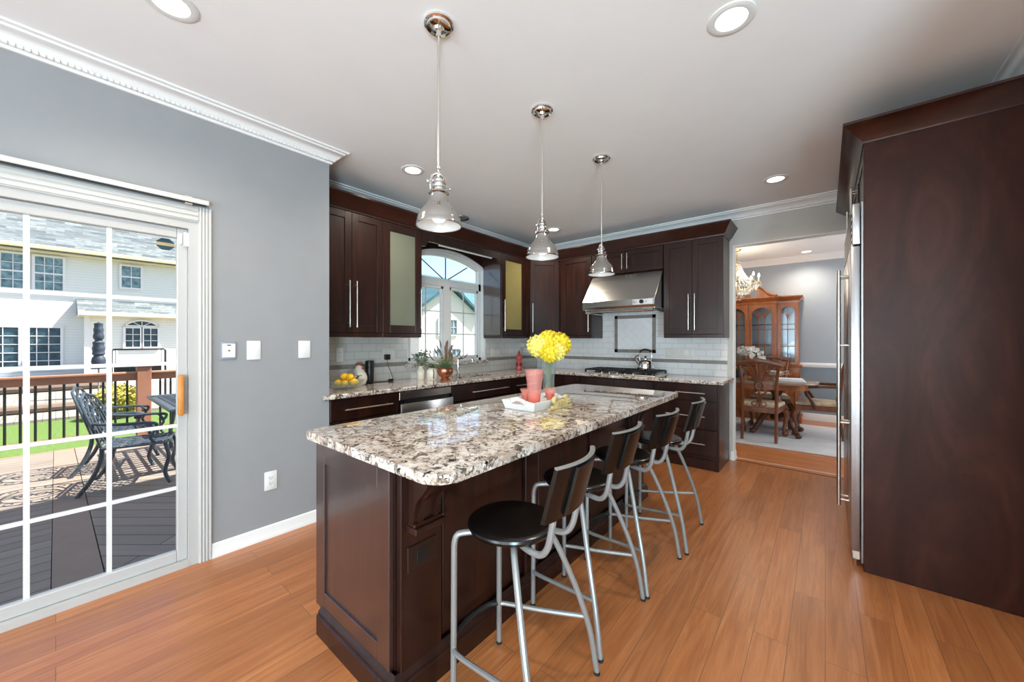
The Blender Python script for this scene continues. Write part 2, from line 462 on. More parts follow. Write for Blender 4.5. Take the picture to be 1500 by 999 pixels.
class MB:
    def __init__(s, m=None):
        s.bm = bmesh.new()
        s.M = m or Matrix()
    def v(s, p):
        return s.bm.verts.new(s.M @ Vector(p))
    def face(s, vs):
        try:
            return s.bm.faces.new(vs)
        except ValueError:
            return None
    def box(s, x0, x1, y0, y1, z0, z1, bev=0.0, seg=2):
        x0, x1 = min(x0, x1), max(x0, x1)
        y0, y1 = min(y0, y1), max(y0, y1)
        z0, z1 = min(z0, z1), max(z0, z1)
        V = [s.v((x, y, z)) for z in (z0, z1) for y in (y0, y1) for x in (x0, x1)]
        F = [s.face([V[i] for i in q]) for q in ((0, 2, 3, 1), (4, 5, 7, 6), (0, 1, 5, 4), (2, 6, 7, 3), (0, 4, 6, 2), (1, 3, 7, 5))]
        if bev > 0:
            E = list({e for f in F for e in f.edges})
            bmesh.ops.bevel(s.bm, geom=E, offset=bev, segments=seg, affect='EDGES', profile=0.5, clamp_overlap=True)
        return s
    def prism(s, pts, axis, a, b, bev=0.0, seg=2):
        def P(p, t):
            return {'x': (t, p[0], p[1]), 'y': (p[0], t, p[1]), 'z': (p[0], p[1], t)}[axis]
        A = [s.v(P(p, a)) for p in pts]
        B = [s.v(P(p, b)) for p in pts]
        n = len(pts)
        F = [s.face(A[::-1]), s.face(B)]
        for i in range(n):
            F.append(s.face([A[i], A[(i + 1) % n], B[(i + 1) % n], B[i]]))
        if bev > 0:
            E = list({e for f in F[:2] if f for e in f.edges})
            bmesh.ops.bevel(s.bm, geom=E, offset=bev, segments=seg, affect='EDGES', profile=0.5, clamp_overlap=True)
        return s
    def lathe(s, prof, c=(0, 0, 0), seg=28, close=False):
        c = Vector(c)
        rings = []
        for r, z in prof:
            if r < 1e-6:
                rings.append([s.v(c + Vector((0, 0, z)))])
            else:
                rings.append([s.v(c + Vector((r * cos(2 * pi * k / seg), r * sin(2 * pi * k / seg), z))) for k in range(seg)])
        pairs = list(zip(rings[:-1], rings[1:]))
        if close:
            pairs.append((rings[-1], rings[0]))
        for a, b in pairs:
            for k in range(seg):
                k2 = (k + 1) % seg
                if len(a) == 1 and len(b) == 1:
                    continue
                if len(a) == 1:
                    s.face([a[0], b[k], b[k2]])
                elif len(b) == 1:
                    s.face([a[k], a[k2], b[0]])
                else:
                    s.face([a[k], a[k2], b[k2], b[k]])
        return s
    def tube(s, path, r, seg=8, closed=False, flat=None, up=None):
        P = [Vector(p) for p in path]
        n = len(P)
        if n < 2:
            return s
        rr = r if isinstance(r, (list, tuple)) else [r] * n
        T = []
        for i in range(n):
            if closed:
                d = P[(i + 1) % n] - P[i - 1]
            else:
                d = P[min(i + 1, n - 1)] - P[max(i - 1, 0)]
            T.append(d.normalized() if d.length > 1e-9 else Vector((0, 0, 1)))
        ref = Vector(up) if up else (Vector((0, 0, 1)) if abs(T[0].z) < 0.9 else Vector((1, 0, 0)))
        nrm = (ref - T[0] * ref.dot(T[0])).normalized()
        rings = []
        for i in range(n):
            if up:
                q = Vector(up) - T[i] * Vector(up).dot(T[i])
                if q.length > 1e-4:
                    nrm = q.normalized()
            else:
                nrm = nrm - T[i] * nrm.dot(T[i])
                nrm = nrm.normalized() if nrm.length > 1e-6 else T[i].orthogonal().normalized()
            bn = T[i].cross(nrm)
            fa, fb = flat or (1, 1)
            rings.append([s.v(P[i] + nrm * (rr[i] * fa * cos(2 * pi * k / seg)) + bn * (rr[i] * fb * sin(2 * pi * k / seg))) for k in range(seg)])
        m = n if closed else n - 1
        for i in range(m):
            a, b = rings[i], rings[(i + 1) % n]
            for k in range(seg):
                s.face([a[k], a[(k + 1) % seg], b[(k + 1) % seg], b[k]])
        if not closed:
            s.face(rings[0][::-1])
            s.face(rings[-1])
        return s
    def cyl(s, a, b, r, seg=16):
        return s.tube([a, b], r, seg)
    def ball(s, c, r, sc=(1, 1, 1), u=16, w=10):
        c = Vector(c)
        prof = [(sin(pi * i / w), -cos(pi * i / w)) for i in range(w + 1)]
        rings = []
        for pr, pz in prof:
            if pr < 1e-6:
                rings.append([s.v(c + Vector((0, 0, pz * r * sc[2])))])
            else:
                rings.append([s.v(c + Vector((pr * r * sc[0] * cos(2 * pi * k / u), pr * r * sc[1] * sin(2 * pi * k / u), pz * r * sc[2]))) for k in range(u)])
        for a, b in zip(rings[:-1], rings[1:]):
            for k in range(u):
                k2 = (k + 1) % u
                if len(a) == 1:
                    s.face([a[0], b[k], b[k2]])
                elif len(b) == 1:
                    s.face([a[k], a[k2], b[0]])
                else:
                    s.face([a[k], a[k2], b[k2], b[k]])
        return s
    def sweep(s, path, prof, closed=False):
        """prof = closed polygon of (offset to the right of travel, z) swept along an xy polyline with mitres"""
        P = [Vector((p[0], p[1])) for p in path]
        n = len(P)
        rings = []
        for i in range(n):
            ds = []
            if i > 0 or closed:
                ds.append((P[i] - P[i - 1]).normalized())
            if i < n - 1 or closed:
                ds.append((P[(i + 1) % n] - P[i]).normalized())
            ns = [Vector((d.y, -d.x)) for d in ds]
            if len(ns) == 2:
                mt = (ns[0] + ns[1]).normalized()
                mt = mt / max(0.2, mt.dot(ns[0]))
            else:
                mt = ns[0]
            rings.append([s.v((P[i].x + mt.x * o, P[i].y + mt.y * o, z)) for o, z in prof])
        k = len(prof)
        for i in range(n if closed else n - 1):
            a, b = rings[i], rings[(i + 1) % n]
            for j in range(k):
                s.face([a[j], a[(j + 1) % k], b[(j + 1) % k], b[j]])
        if not closed:
            s.face(rings[0])
            s.face(rings[-1][::-1])
        return s
    def build(s, name, mat, parent=None, off=(0, 0, 0), loc=None, smooth=35, label=None):
        bmesh.ops.recalc_face_normals(s.bm, faces=s.bm.faces[:])
        if loc is not None:
            off = loc
        o = Vector(off)
        if o.length > 0:
            for vv in s.bm.verts:
                vv.co -= o
        me = bpy.data.meshes.new(name)
        s.bm.to_mesh(me)
        s.bm.free()
        if smooth:
            me.shade_smooth()
            me.set_sharp_from_angle(angle=R(smooth))
        me.materials.append(mat if not isinstance(mat, str) else M[mat])
        ob = bpy.data.objects.new(name, me)
        COL.objects.link(ob)
        if parent is not None:
            ob.parent = parent
        if loc is not None:
            ob.location = loc
        if label:
            ob['label'] = label
        return ob

def tag(o, label=None, cat=None, group=None, kind=None):
    if label: o['label'] = label
    if cat: o['category'] = cat
    if group: o['group'] = group
    if kind: o['kind'] = kind
    return o

def thing(name, label, cat, loc=(0, 0, 0), rz=0.0, group=None):
    o = bpy.data.objects.new(name, None)
    o.empty_display_size = 0.1
    o.location = loc
    o.rotation_euler = (0, 0, rz)
    COL.objects.link(o)
    return tag(o, label, cat, group)

def struct(name, mb, mat, loc=None, parent=None, off=(0, 0, 0)):
    o = mb.build(name, mat, parent=parent, loc=loc, off=off)
    if parent is None:
        o['kind'] = 'structure'
    return o

def single(name, mb, mat, loc, label, cat, group=None):
    return tag(mb.build(name, mat, loc=loc), label, cat, group)

def dup(root, loc, rz, label=None, group=None):
    r = root.copy(); COL.objects.link(r)
    r.location = loc; r.rotation_euler = (0, 0, rz)
    if label: r['label'] = label
    if group: r['group'] = group
    for ch in [c for c in bpy.data.objects if c.parent == root]:
        c = ch.copy(); COL.objects.link(c); c.parent = r
        for g in [q for q in bpy.data.objects if q.parent == ch]:
            d = g.copy(); COL.objects.link(d); d.parent = c
    return r
# ================================================================== THE SETTING
ZC = 2.755           # ceiling
XL = -2.89           # left wall face (patio door wall)
XK = -3.48           # kitchen window wall face
YE = 1.32            # end of the left wall
YB = 4.815           # back wall face
XJ = -0.79           # doorway left jamb
XR = 0.81            # right wall face
DJ = 0.24            # doorway right jamb
DY = 8.05            # dining room back wall

struct('floor', MB().box(-3.05, 3.6, -4.55, 1.17, -0.12, 0).box(-3.63, 3.6, 1.17, 4.83, -0.12, 0), 'floor', loc=(0, 0, 0))
struct('floor_dining', MB().box(-3.4, 1.75, 4.83, 8.2, -0.12, -0.001), 'dining_floor', loc=(0, 0, 0))
struct('trim_threshold', MB().box(XJ, DJ, 4.822, 4.838, -0.01, 0.002), 'espresso', loc=(0, 4.83, 0))
struct('ceiling', MB().box(-3.63, 3.6, -4.55, 8.2, ZC, ZC + 0.15), 'ceiling')

# left wall with the patio door opening (y -1.29 .. 0.545, z 0 .. 2.035)
wl = MB()
wl.box(-3.05, XL, 0.545, YE, 0, ZC)
wl.box(-3.05, XL, -1.29, 0.545, 2.035, ZC)
wl.box(-3.05, XL, -4.55, -1.29, 0, ZC)
struct('wall_left', wl, 'wall', loc=(XL, 0, 0))
struct('wall_return', MB().box(-3.63, -3.05, 1.17, YE, 0, ZC), 'wall', loc=(-3.3, 1.2, 0))

# kitchen window wall, arched opening y 2.42 .. 3.64
WY0, WY1, WZ0, WZS, WZT = 2.42, 3.64, 1.06, 2.265, 2.41
WYC = (WY0 + WY1) / 2
def arch(y0, y1, zs, zt, n=20):
    """points of a low arch, from (y0,zs) over (yc,zt) to (y1,zs)"""
    yc, hw, rise = (y0 + y1) / 2, (y1 - y0) / 2, zt - zs
    rad = (hw * hw + rise * rise) / (2 * rise)
    a0 = math.asin(min(1, hw / rad))
    return [(yc + rad * sin(-a0 + 2 * a0 * i / n), zt - rad + rad * cos(-a0 + 2 * a0 * i / n)) for i in range(n + 1)]
wk = MB()
wk.box(-3.63, XK, YE, WY0, 0, ZC)
wk.box(-3.63, XK, WY1, YB + 0.1, 0, ZC)
wk.box(-3.63, XK, WY0, WY1, 0, WZ0)
A = arch(WY0, WY1, WZS, WZT)
for (ya, za), (yb, zb) in zip(A[:-1], A[1:]):
    wk.prism([(ya, za), (yb, zb), (yb, ZC), (ya, ZC)], 'x', -3.63, XK)
struct('wall_window', wk, 'wall', loc=(XK, 3, 0))

wb = MB()
wb.box(-3.63, XJ, YB, 4.93, 0, ZC)
wb.box(XJ, DJ, YB, 4.93, 2.385, ZC)
wb.box(DJ, 0.95, YB, 4.93, 0, ZC)
struct('wall_back', wb, 'wall_warm', loc=(-1, YB, 0))
struct('wall_right', MB().box(XR, 0.95, 1.2, 4.93, 0, ZC), 'wall_warm', loc=(XR, 2, 0))
# family room behind the camera: its rear wall with two wide window openings
wr = MB()
wr.box(-3.05, 3.6, -4.55, -4.45, 2.52, ZC)
wr.box(-3.05, 3.6, -4.55, -4.45, 0, 0.58)
wr.box(-3.05, -2.62, -4.55, -4.45, 0.58, 2.52)
wr.box(-0.58, 0.72, -4.55, -4.45, 0.58, 2.52)
wr.box(1.96, 3.6, -4.55, -4.45, 0.58, 2.52)
struct('wall_rear', wr, 'wall', loc=(0, -4.5, 0))
struct('wall_family_room', MB().box(3.5, 3.6, -4.45, 1.3, 0, ZC).box(0.95, 3.5, 1.2, 1.3, 0, ZC), 'wall', loc=(3.5, 0, 0))
# dining room
wd = MB().box(-3.4, 1.75, DY, 8.2, 0.93, ZC)
struct('wall_dining_back', wd, 'dining_wall', loc=(0, DY, 0))
struct('wall_dining_lower', MB().box(-3.4, 1.75, DY, 8.2, 0, 0.93), 'dining_wainscot', loc=(0, DY, 0))
struct('wall_dining_left', MB().box(-3.4, -3.25, 4.93, DY, 0, ZC), 'dining_wall', loc=(-3.25, 6, 0))
wdr = MB()
wdr.box(1.6, 1.75, 4.93, 5.65, 0, ZC).box(1.6, 1.75, 7.35, DY, 0, ZC).box(1.6, 1.75, 5.65, 7.35, 0, 0.65).box(1.6, 1.75, 5.65, 7.35, 2.35, ZC)
struct('wall_dining_right', wdr, 'dining_wall', loc=(1.6, 6, 0))

# ---- crown molding, baseboards, chair rail
def crown_prof(p=0.105, h=0.092):
    z = ZC
    return [(0, z), (0, z - h), (0.014, z - h), (0.018, z - h * 0.86), (0.030, z - h * 0.80), (0.034, z - h * 0.70), (0.052, z - h * 0.54),
            (0.070, z - h * 0.30), (0.082, z - h * 0.24), (0.086, z - h * 0.14), (p, z - h * 0.12), (p, z)]
CROWN_PATH = [(XL, -4.44), (XL, YE), (XK, YE), (XK, YB), (XR, YB), (XR, 1.21)]
struct('trim_1', MB().sweep(CROWN_PATH, crown_prof()), 'trim')
# beaded rope line along the crown
bead = MB()
def bead_run(m, p0, p1, nx, ny, step=0.022):
    L = math.hypot(p1[0] - p0[0], p1[1] - p0[1])
    k = int(L / step)
    for i in range(k):
        t = (i + 0.5) / k
        x, y = p0[0] + (p1[0] - p0[0]) * t + nx * 0.03, p0[1] + (p1[1] - p0[1]) * t + ny * 0.03
        if abs(p1[0] - p0[0]) > abs(p1[1] - p0[1]):
            m.box(x - 0.006, x + 0.006, y - 0.008, y + 0.006, ZC - 0.079, ZC - 0.066)
        else:
            m.box(x - 0.006, x + 0.008, y - 0.006, y + 0.006, ZC - 0.079, ZC - 0.066)
bead_run(bead, (XL, -0.6), (XL, YE - 0.02), 1, 0)
bead_run(bead, (-0.75, YB), (XR, YB), 0, -1)
bead_run(bead, (XR, 1.3), (XR, 4.7), -1, 0)
struct('trim_2', bead, 'trim')
struct('trim_3', MB().sweep([(-3.25, 4.94), (-3.25, DY), (1.6, DY), (1.6, 4.94)], crown_prof(0.11, 0.10)), 'trim')
bp = [(0, 0), (0.016, 0), (0.016, 0.020), (0.012, 0.026), (0.012, 0.068), (0.008, 0.082), (0, 0.086)]
struct('baseboard_left', MB().sweep([(XL, 0.605), (XL, YE)], bp), 'trim')
bp2 = [(0, 0), (0.02, 0), (0.02, 0.02), (0.014, 0.03), (0.014, 0.075), (0.006, 0.09), (0, 0.092)]
struct('baseboard_doorway', MB().sweep([(-0.81, YB), (XJ, YB), (XJ, 4.93)], bp2), 'trim')
struct('baseboard_dining', MB().sweep([(-3.25, DY), (1.6, DY)], [(0, 0), (0.018, 0), (0.018, 0.09), (0.01, 0.12), (0, 0.12)]), 'trim')
struct('trim_4', MB().sweep([(-3.25, 4.94), (-3.25, DY), (1.6, DY)], [(0, 0.885), (0.012, 0.885), (0.018, 0.90), (0.026, 0.915), (0.026, 0.935), (0.016, 0.955), (0, 0.96)]), 'trim')
# white corner bead that frames the doorway
struct('trim_doorway', MB().box(XJ - 0.002, XJ + 0.006, YB - 0.004, 4.934, 0, 2.385).box(XJ, DJ, YB - 0.003, 4.933, 2.378, 2.386), 'trim', loc=(XJ, YB, 1))

# ---- tile backsplash
tl = MB()
tl.box(XK, XK + 0.008, YE, WY0, 0.91, 1.40).box(XK, XK + 0.008, WY1, YB, 0.91, 1.40).box(XK, XK + 0.008, WY0, WY1, 0.91, WZ0 - 0.02)
struct('wall_tile_window_side', tl, 'tile_y', loc=(XK, 0, 0))
tb = MB()
tb.box(-3.47, -0.845, YB - 0.008, YB, 0.91, 1.40).box(-2.36, -1.44, YB - 0.008, YB, 1.40, 1.72)
struct('wall_tile_back', tb, 'tile_x', loc=(0, YB, 0))
bd = MB()
bd.box(XK + 0.006, XK + 0.0115, YE, WY0, 1.062, 1.104).box(XK + 0.006, XK + 0.0115, WY1 + 0.02, YB, 1.062, 1.104)
bd.box(-3.47, -0.845, YB - 0.0115, YB - 0.006, 1.062, 1.104)
struct('trim_tile_band', bd, 'slate', loc=(XK, YB, 1.08))
fr = MB()
FX0, FX1, FZ0, FZ1, FW = -2.185, -1.638, 1.172, 1.662, 0.044
for a in ((FX0, FX1, FZ0, FZ0 + FW), (FX0, FX1, FZ1 - FW, FZ1), (FX0, FX0 + FW, FZ0, FZ1), (FX1 - FW, FX1, FZ0, FZ1)):
    fr.box(a[0], a[1], YB - 0.016, YB - 0.006, a[2], a[3], 0.002, 1)
struct('trim_tile_frame', fr, 'slate', loc=(-1.9, YB, 1.4))
struct('wall_tile_inset', MB().box(FX0 + FW, FX1 - FW, YB - 0.012, YB - 0.006, FZ0 + FW, FZ1 - FW), 'tile_diag', loc=(-1.9, YB, 1.4))

# ================================================================== PATIO DOOR (door_1)
door = bpy.data.objects.new('door_1', None); COL.objects.link(door); door.location = (XL, -0.37, 0)
tag(door, 'white sliding patio door with grille bars onto the deck', 'door', kind='structure')
DO = (XL, -0.37, 0)
cs = MB()
def fluted(m, y0, y1, z0, z1):
    m.box(XL, XL + 0.014, y0, y1, z0, z1)
    w = (y1 - y0) / 4
    for i in range(4):
        m.box(XL + 0.012, XL + 0.021, y0 + w * i + 0.003, y0 + w * (i + 1) - 0.003, z0, z1, 0.003, 1)
fluted(cs, 0.545, 0.607, 0, 2.125)
cs.box(XL, XL + 0.0135, -1.35, 0.5449, 2.035, 2.125)
for i in range(3):
    cs.box(XL + 0.012, XL + 0.02, -1.35, 0.5445, 2.04 + i * 0.028, 2.062 + i * 0.028, 0.003, 1)
cs.box(XL, XL + 0.02, -1.35, -1.29, 0, 2.125)
cs.build('casing', 'casing', door, off=DO)
jm = MB()
jm.box(-3.05, XL + 0.002, 0.500, 0.545, 0, 2.035).box(-3.05, XL + 0.002, -1.29, -1.245, 0, 2.035).box(-3.05, XL + 0.002, -1.245, 0.500, 1.99, 2.035).box(-3.06, XL + 0.006, -1.245, 0.500, -0.005, 0.035)
jm.build('jamb', 'vinyl', door, off=DO)
def door_panel(nm, xa, xb, y0, y1, gy0, gy1):
    f = MB()
    z0, z1, gz0, gz1 = 0.036, 1.988, 0.098, 1.93
    f.box(xa, xb, y0, gy0, z0, z1, 0.004, 1).box(xa, xb, gy1, y1, z0, z1, 0.004, 1)
    f.box(xa, xb, gy0, gy1, z0, gz0, 0.004, 1).box(xa, xb, gy0, gy1, gz1, z1, 0.004, 1)
    p = f.build(nm, 'vinyl', door, off=DO)
    g = MB()
    xm = (xa + xb) / 2
    n = 3
    for i in range(1, n):
        yy = gy0 + (gy1 - gy0) * i / n
        g.box(xm - 0.006, xm + 0.006, yy - 0.010, yy + 0.010, gz0, gz1)
    for i in range(1, 5):
        zz = gz0 + (gz1 - gz0) * i / 5
        g.box(xm - 0.0055, xm + 0.0055, gy0, gy1, zz - 0.010, zz + 0.010)
    g.build('grille_bars', 'white', p, off=DO)
    MB().box(xm - 0.009, xm - 0.008, gy0 - 0.004, gy1 + 0.004, gz0 - 0.004, gz1 + 0.004).build('pane', 'pane', p, off=DO)
    return p
pn = door_panel('sliding_panel', -2.955, -2.915, -0.43, 0.500, -0.36, 0.452)
door_panel('fixed_panel', -3.005, -2.965, -1.245, -0.38, -1.17, -0.45)
h = MB()
h.box(-2.915, -2.908, 0.464, 0.486, 0.90, 1.12, 0.003, 1)
h.build('handle_plate', 'casing', pn, off=DO)
h = MB()
h.prism([(-2.905, 0.895), (-2.872, 0.895), (-2.866, 0.91), (-2.866, 1.115), (-2.872, 1.13), (-2.905, 1.13)], 'y', 0.452, 0.476, 0.004)
h.build('wooden_pull', 'oak', pn, off=DO, label='honey oak pull handle')
for zz in (0.94, 1.08):
    MB().cyl((-2.908, 0.480, zz), (-2.902, 0.480, zz), 0.004, 10).build('screw', 'nickel', pn, off=DO)
# vertical-blind head rail above the casing, contact sensor, sticker
hr = MB()
hr.box(XL + 0.021, XL + 0.058, -1.4, 0.585, 2.134, 2.162, 0.002, 1)
hrb = MB().box(XL + 0.026, XL + 0.053, -1.4, 0.575, 2.130, 2.1345)
o = thing('blind_head_rail', 'white blind head rail mounted above the patio door', 'curtain rail', (XL, -0.4, 2.13))
hr.build('rail', 'casing', o, off=(XL, -0.4, 2.13)); hrb.build('track_slot', 'black', o, off=(XL, -0.4, 2.13))
for za, zb in ((2.1605, 2.170), (2.120, 2.131)):
    MB().box(XL + 0.03, XL + 0.05, 0.475, 0.51, za, zb, 0.002, 1).build('clip', 'nickel', o, off=(XL, -0.4, 2.13))
o = thing('door_sensor', 'small white contact sensor in top corner of patio door', 'sensor', (-2.915, 0.49, 1.93))
MB().box(-2.915, -2.893, 0.478, 0.515, 1.885, 1.965, 0.004).build('housing', 'plate', o, off=(-2.915, 0.49, 1.93))
MB().box(-2.915, -2.899, 0.465, 0.474, 1.895, 1.955, 0.002, 1).build('magnet', 'plate', o, off=(-2.915, 0.49, 1.93))
oc = [(0.405 + 0.042 * cos(pi / 8 + pi / 4 * i), 1.888 + 0.036 * sin(pi / 8 + pi / 4 * i)) for i in range(8)]
o = thing('security_sticker', 'small dark octagonal sticker on top corner of door glass', 'sticker', (-2.938, 0.405, 1.888))
MB().prism(oc, 'x', -2.9425, -2.9415).build('backing', 'sticker_blue', o, off=(-2.938, 0.405, 1.888))
MB().prism([(0.366, 1.879), (0.444, 1.879), (0.444, 1.897), (0.366, 1.897)], 'x', -2.9414, -2.9408).build('band', 'sticker_gold', o, off=(-2.938, 0.405, 1.888))

# ================================================================== KITCHEN WINDOW (window_1)
win = bpy.data.objects.new('window_1', None); COL.objects.link(win); win.location = (XK, WYC, WZ0)
tag(win, 'white arched kitchen window over the sink', 'window', kind='structure')
WO = (XK, WYC, WZ0)
def arch_ring(m, y0, y1, z0, zs, zt, w, xa, xb, n=20, sides=True):
    o_ = arch(y0, y1, zs, zt, n)
    i_ = arch(y0 + w, y1 - w, zs - w * 0.25, zt - w, n)
    for k in range(n):
        m.prism([o_[k], o_[k + 1], i_[k + 1], i_[k]], 'x', xa, xb)
    if sides:
        m.prism([(y0, z0), o_[0], i_[0], (y0 + w, z0)], 'x', xa, xb)
        m.prism([(y1, z0), o_[-1], i_[-1], (y1 - w, z0)], 'x', xa, xb)
wf = MB()
arch_ring(wf, WY0 - 0.0, WY1, WZ0, WZS, WZT, 0.016, -3.60, XK + 0.004)      # white lining of the reveal
arch_ring(wf, WY0 + 0.012, WY1 - 0.012, WZ0, WZS - 0.004, WZT - 0.012, 0.05, -3.60, -3.54)
wf.box(-3.60, -3.54, WY0 + 0.02, WY1 - 0.02, 1.985, 2.075)                    # transom bar
wf.box(-3.60, -3.535, WYC - 0.045, WYC + 0.045, WZ0 + 0.03, 2.0)             # mullion post
wf.box(-3.60, -3.54, WY0 + 0.02, WY1 - 0.02, WZ0, WZ0 + 0.045)
wf.build('window_frame', 'white', win, off=WO)
for y0, y1 in ((WY0 + 0.062, WYC - 0.045), (WYC + 0.045, WY1 - 0.062)):
    sh = MB()
    z0, z1, w = WZ0 + 0.045, 1.985, 0.036
    for a in ((y0, y0 + w, z0, z1), (y1 - w, y1, z0, z1), (y0, y1, z0, z0 + w), (y0, y1, z1 - w, z1)):
        sh.box(-3.585, -3.548, a[0], a[1], a[2], a[3], 0.004, 1)
    s_ = sh.build('sash', 'white', win, off=WO)
    gb = MB()
    yc = (y0 + y1) / 2
    gb.box(-3.571, -3.562, yc - 0.007, yc + 0.007, z0 + w, z1 - w)
    for i in (1, 2):
        zz = z0 + w + (z1 - z0 - 2 * w) * i / 3
        gb.box(-3.5705, -3.5625, y0 + w, y1 - w, zz - 0.007, zz + 0.007)
    gb.build('grille_bars', 'white', s_, off=WO)
    MB().box(-3.5605, -3.5595, y0 + w - 0.004, y1 - w + 0.004, z0 + w - 0.004, z1 - w + 0.004).build('pane', 'pane', s_, off=WO)
ap = MB()
pts = arch(WY0 + 0.06, WY1 - 0.06, WZS - 0.02, WZT - 0.06) 
ap.prism(pts[::-1] + [(WY0 + 0.06, 2.07), (WY1 - 0.06, 2.07)], 'x', -3.571, -3.570)
ap.build('arch_pane', 'pane', win, off=WO)
sp_ = MB()
for dy in (-0.36, 0.0, 0.36):
    ztop = 2.335 if dy == 0 else 2.27
    d = Vector((0, dy, ztop - 2.075)); p0 = Vector((-3.563, WYC + dy * 0.1, 2.075)); p1 = Vector((-3.563, WYC + dy, ztop))
    sp_.tube([p0, p1], 0.007, 6)
sp_.build('sunburst_bars', 'clay', win, off=WO, label='grey spokes in the arched pane')

# upper storey and roof of this house (they shade the deck)
up = MB()
up.box(-3.05, 8, -9, 1.17, 2.92, 5.6).box(-3.63, 8, 1.17, 9, 2.92, 5.6)
up.box(-3.63, 8, 4.94, 4.95, -0.2, 0.0)
struct('wall_upper_storey', up, 'siding', loc=(-3.05, 0, 2.9))
struct('roof', MB().prism([(-3.95, 5.55), (2, 7.6), (8.4, 5.55), (8.4, 5.7), (2, 7.8), (-3.95, 5.7)], 'y', -9.4, 9.4), 'shingle', loc=(0, 0, 5.6))
ex = MB().box(-3.06, -3.05, -9, -1.29, -0.6, 2.92).box(-3.06, -3.05, 0.545, 1.17, -0.6, 2.92).box(-3.06, -3.05, -1.29, 0.545, 2.05, 2.92).box(-3.64, -3.63, 1.16, 2.42, -0.6, 2.92).box(-3.64, -3.63, 3.64, 9, -0.6, 2.92).box(-3.64, -3.63, 2.42, 3.64, -0.6, 1.05).box(-3.64, -3.63, 2.42, 3.64, 2.42, 2.92)
ex.box(-3.63, -3.06, 1.16, 1.17, -0.6, 2.92)
struct('wall_exterior', ex, 'siding', loc=(-3.05, 0, 0))
# ================================================================== CABINETRY
def shaker(m, u0, u1, z0, z1, rail=0.06, t=0.02, rec=0.009, open_panel=False):
    """door leaf in front-facing local coordinates (face at y=0, back at y=t)"""
    g = 0.0015
    u0 += g; u1 -= g; z0 += g; z1 -= g
    b = 0.0015
    m.box(u0, u0 + rail, 0, t, z0, z1, b, 1).box(u1 - rail, u1, 0, t, z0, z1, b, 1)
    m.box(u0 + rail, u1 - rail, 0, t, z0, z0 + rail, b, 1).box(u0 + rail, u1 - rail, 0, t, z1 - rail, z1, b, 1)
    if not open_panel:
        m.box(u0 + rail - 0.004, u1 - rail + 0.004, rec, t - 0.002, z0 + rail - 0.004, z1 - rail + 0.004)
    return m

def bar_handle(parent, p0, p1, r=0.006, stand=0.032, inset=0.035):
    """steel bar pull; p0,p1 = (u,z) ends on the face y=0"""
    m = MB()
    a = Vector((p0[0], -stand, p0[1])); b = Vector((p1[0], -stand, p1[1]))
    m.cyl(a, b, r, 12)
    d = (b - a).normalized()
    for q in (a + d * inset, b - d * inset):
        m.cyl(q, (q.x, 0.001, q.z), r * 0.75, 8)
    return m.build('handle', 'nickel', parent, label='brushed steel bar handle')

def carcass(root, w, d, z0, z1, mat='espresso', t=0.021):
    MB().box(0.001, w - 0.001, t, d, z0, z1).build('cabinet_body', mat, root)

def light_rail(root, w, d, ends=(False, True)):
    m = MB()
    m.box(0.001, w - 0.001, 0.004, 0.022, 1.36, 1.40, 0.003, 1)
    if ends[1]:
        m.box(w - 0.019, w - 0.001, 0.02, d, 1.36, 1.40)
    if ends[0]:
        m.box(0.001, 0.019, 0.02, d, 1.36, 1.40)
    m.build('light_rail', 'espresso', root)

UZ0, UZ1 = 1.40, 2.44
WD = 0.322
UG = 'dark upper wall cabinets'
def upper(name, label, loc, rz, w, doors, z0=UZ0, z1=UZ1, d=WD, rail=True, handle=0.40):
    root = thing(name, label, 'cabinet', loc, rz, UG)
    carcass(root, w, d, z0, z1)
    for (a, b, hside) in doors:
        dr = shaker(MB(), a, b, z0, z1).build('door', 'espresso', root)
        if hside:
            hu = a + 0.032 if hside == 'l' else b - 0.032
            bar_handle(dr, (hu, z0 + 0.045), (hu, z0 + 0.045 + handle))
    if rail:
        light_rail(root, w, d)
    return root

RZL = pi / 2
XU = -3.15
YU = 4.485
upper('wall_cabinet', 'two door dark upper cabinet at the left wall beside the frosted glass door', (XU, 1.333, 0), RZL, 0.598, [(0.0, 0.30, 'r'), (0.30, 0.598, 'l')])

def glass_upper(label, loc, w, door_w, handle_side, glass='frost'):
    root = thing('glass_wall_cabinet', label, 'cabinet', loc, RZL, UG)
    # open box: sides, back, top, bottom, shelves
    m = MB()
    m.box(0.001, 0.019, 0.021, WD, UZ0, UZ1).box(w - 0.019, w - 0.001, 0.021, WD, UZ0, UZ1).box(0.019, w - 0.019, WD - 0.012, WD, UZ0, UZ1)
    m.box(0.019, w - 0.019, 0.021, WD, UZ0, UZ0 + 0.018).box(0.019, w - 0.019, 0.021, WD, UZ1 - 0.018, UZ1)
    m.build('cabinet_body', 'espresso', root)
    if w > door_w + 0.01:
        MB().box(door_w, w - 0.001, 0.0, 0.02, UZ0, UZ1).build('filler_strip', 'espresso', root)
    dr = shaker(MB(), 0.0, door_w, UZ0, UZ1, 0.075, open_panel=True).build('door', 'espresso', root)
    MB().box(0.07, door_w - 0.07, 0.010, 0.015, UZ0 + 0.07, UZ1 - 0.07).build('glass_panel', glass, dr, label='frosted glass panel')
    hu = 0.028 if handle_side == 'l' else door_w - 0.028
    bar_handle(dr, (hu, UZ0 + 0.05), (hu, UZ0 + 0.45))
    light_rail(root, w, WD, (True, True))
    return root
glass_upper('dark upper cabinet with frosted glass door, left of the arched window', (XU, 1.931, 0), 0.438, 0.438, 'r')
gB = glass_upper('dark upper cabinet with frosted glass door, right of the arched window', (XU, 3.60, 0), 0.595, 0.49, 'l', 'frost_yellow')
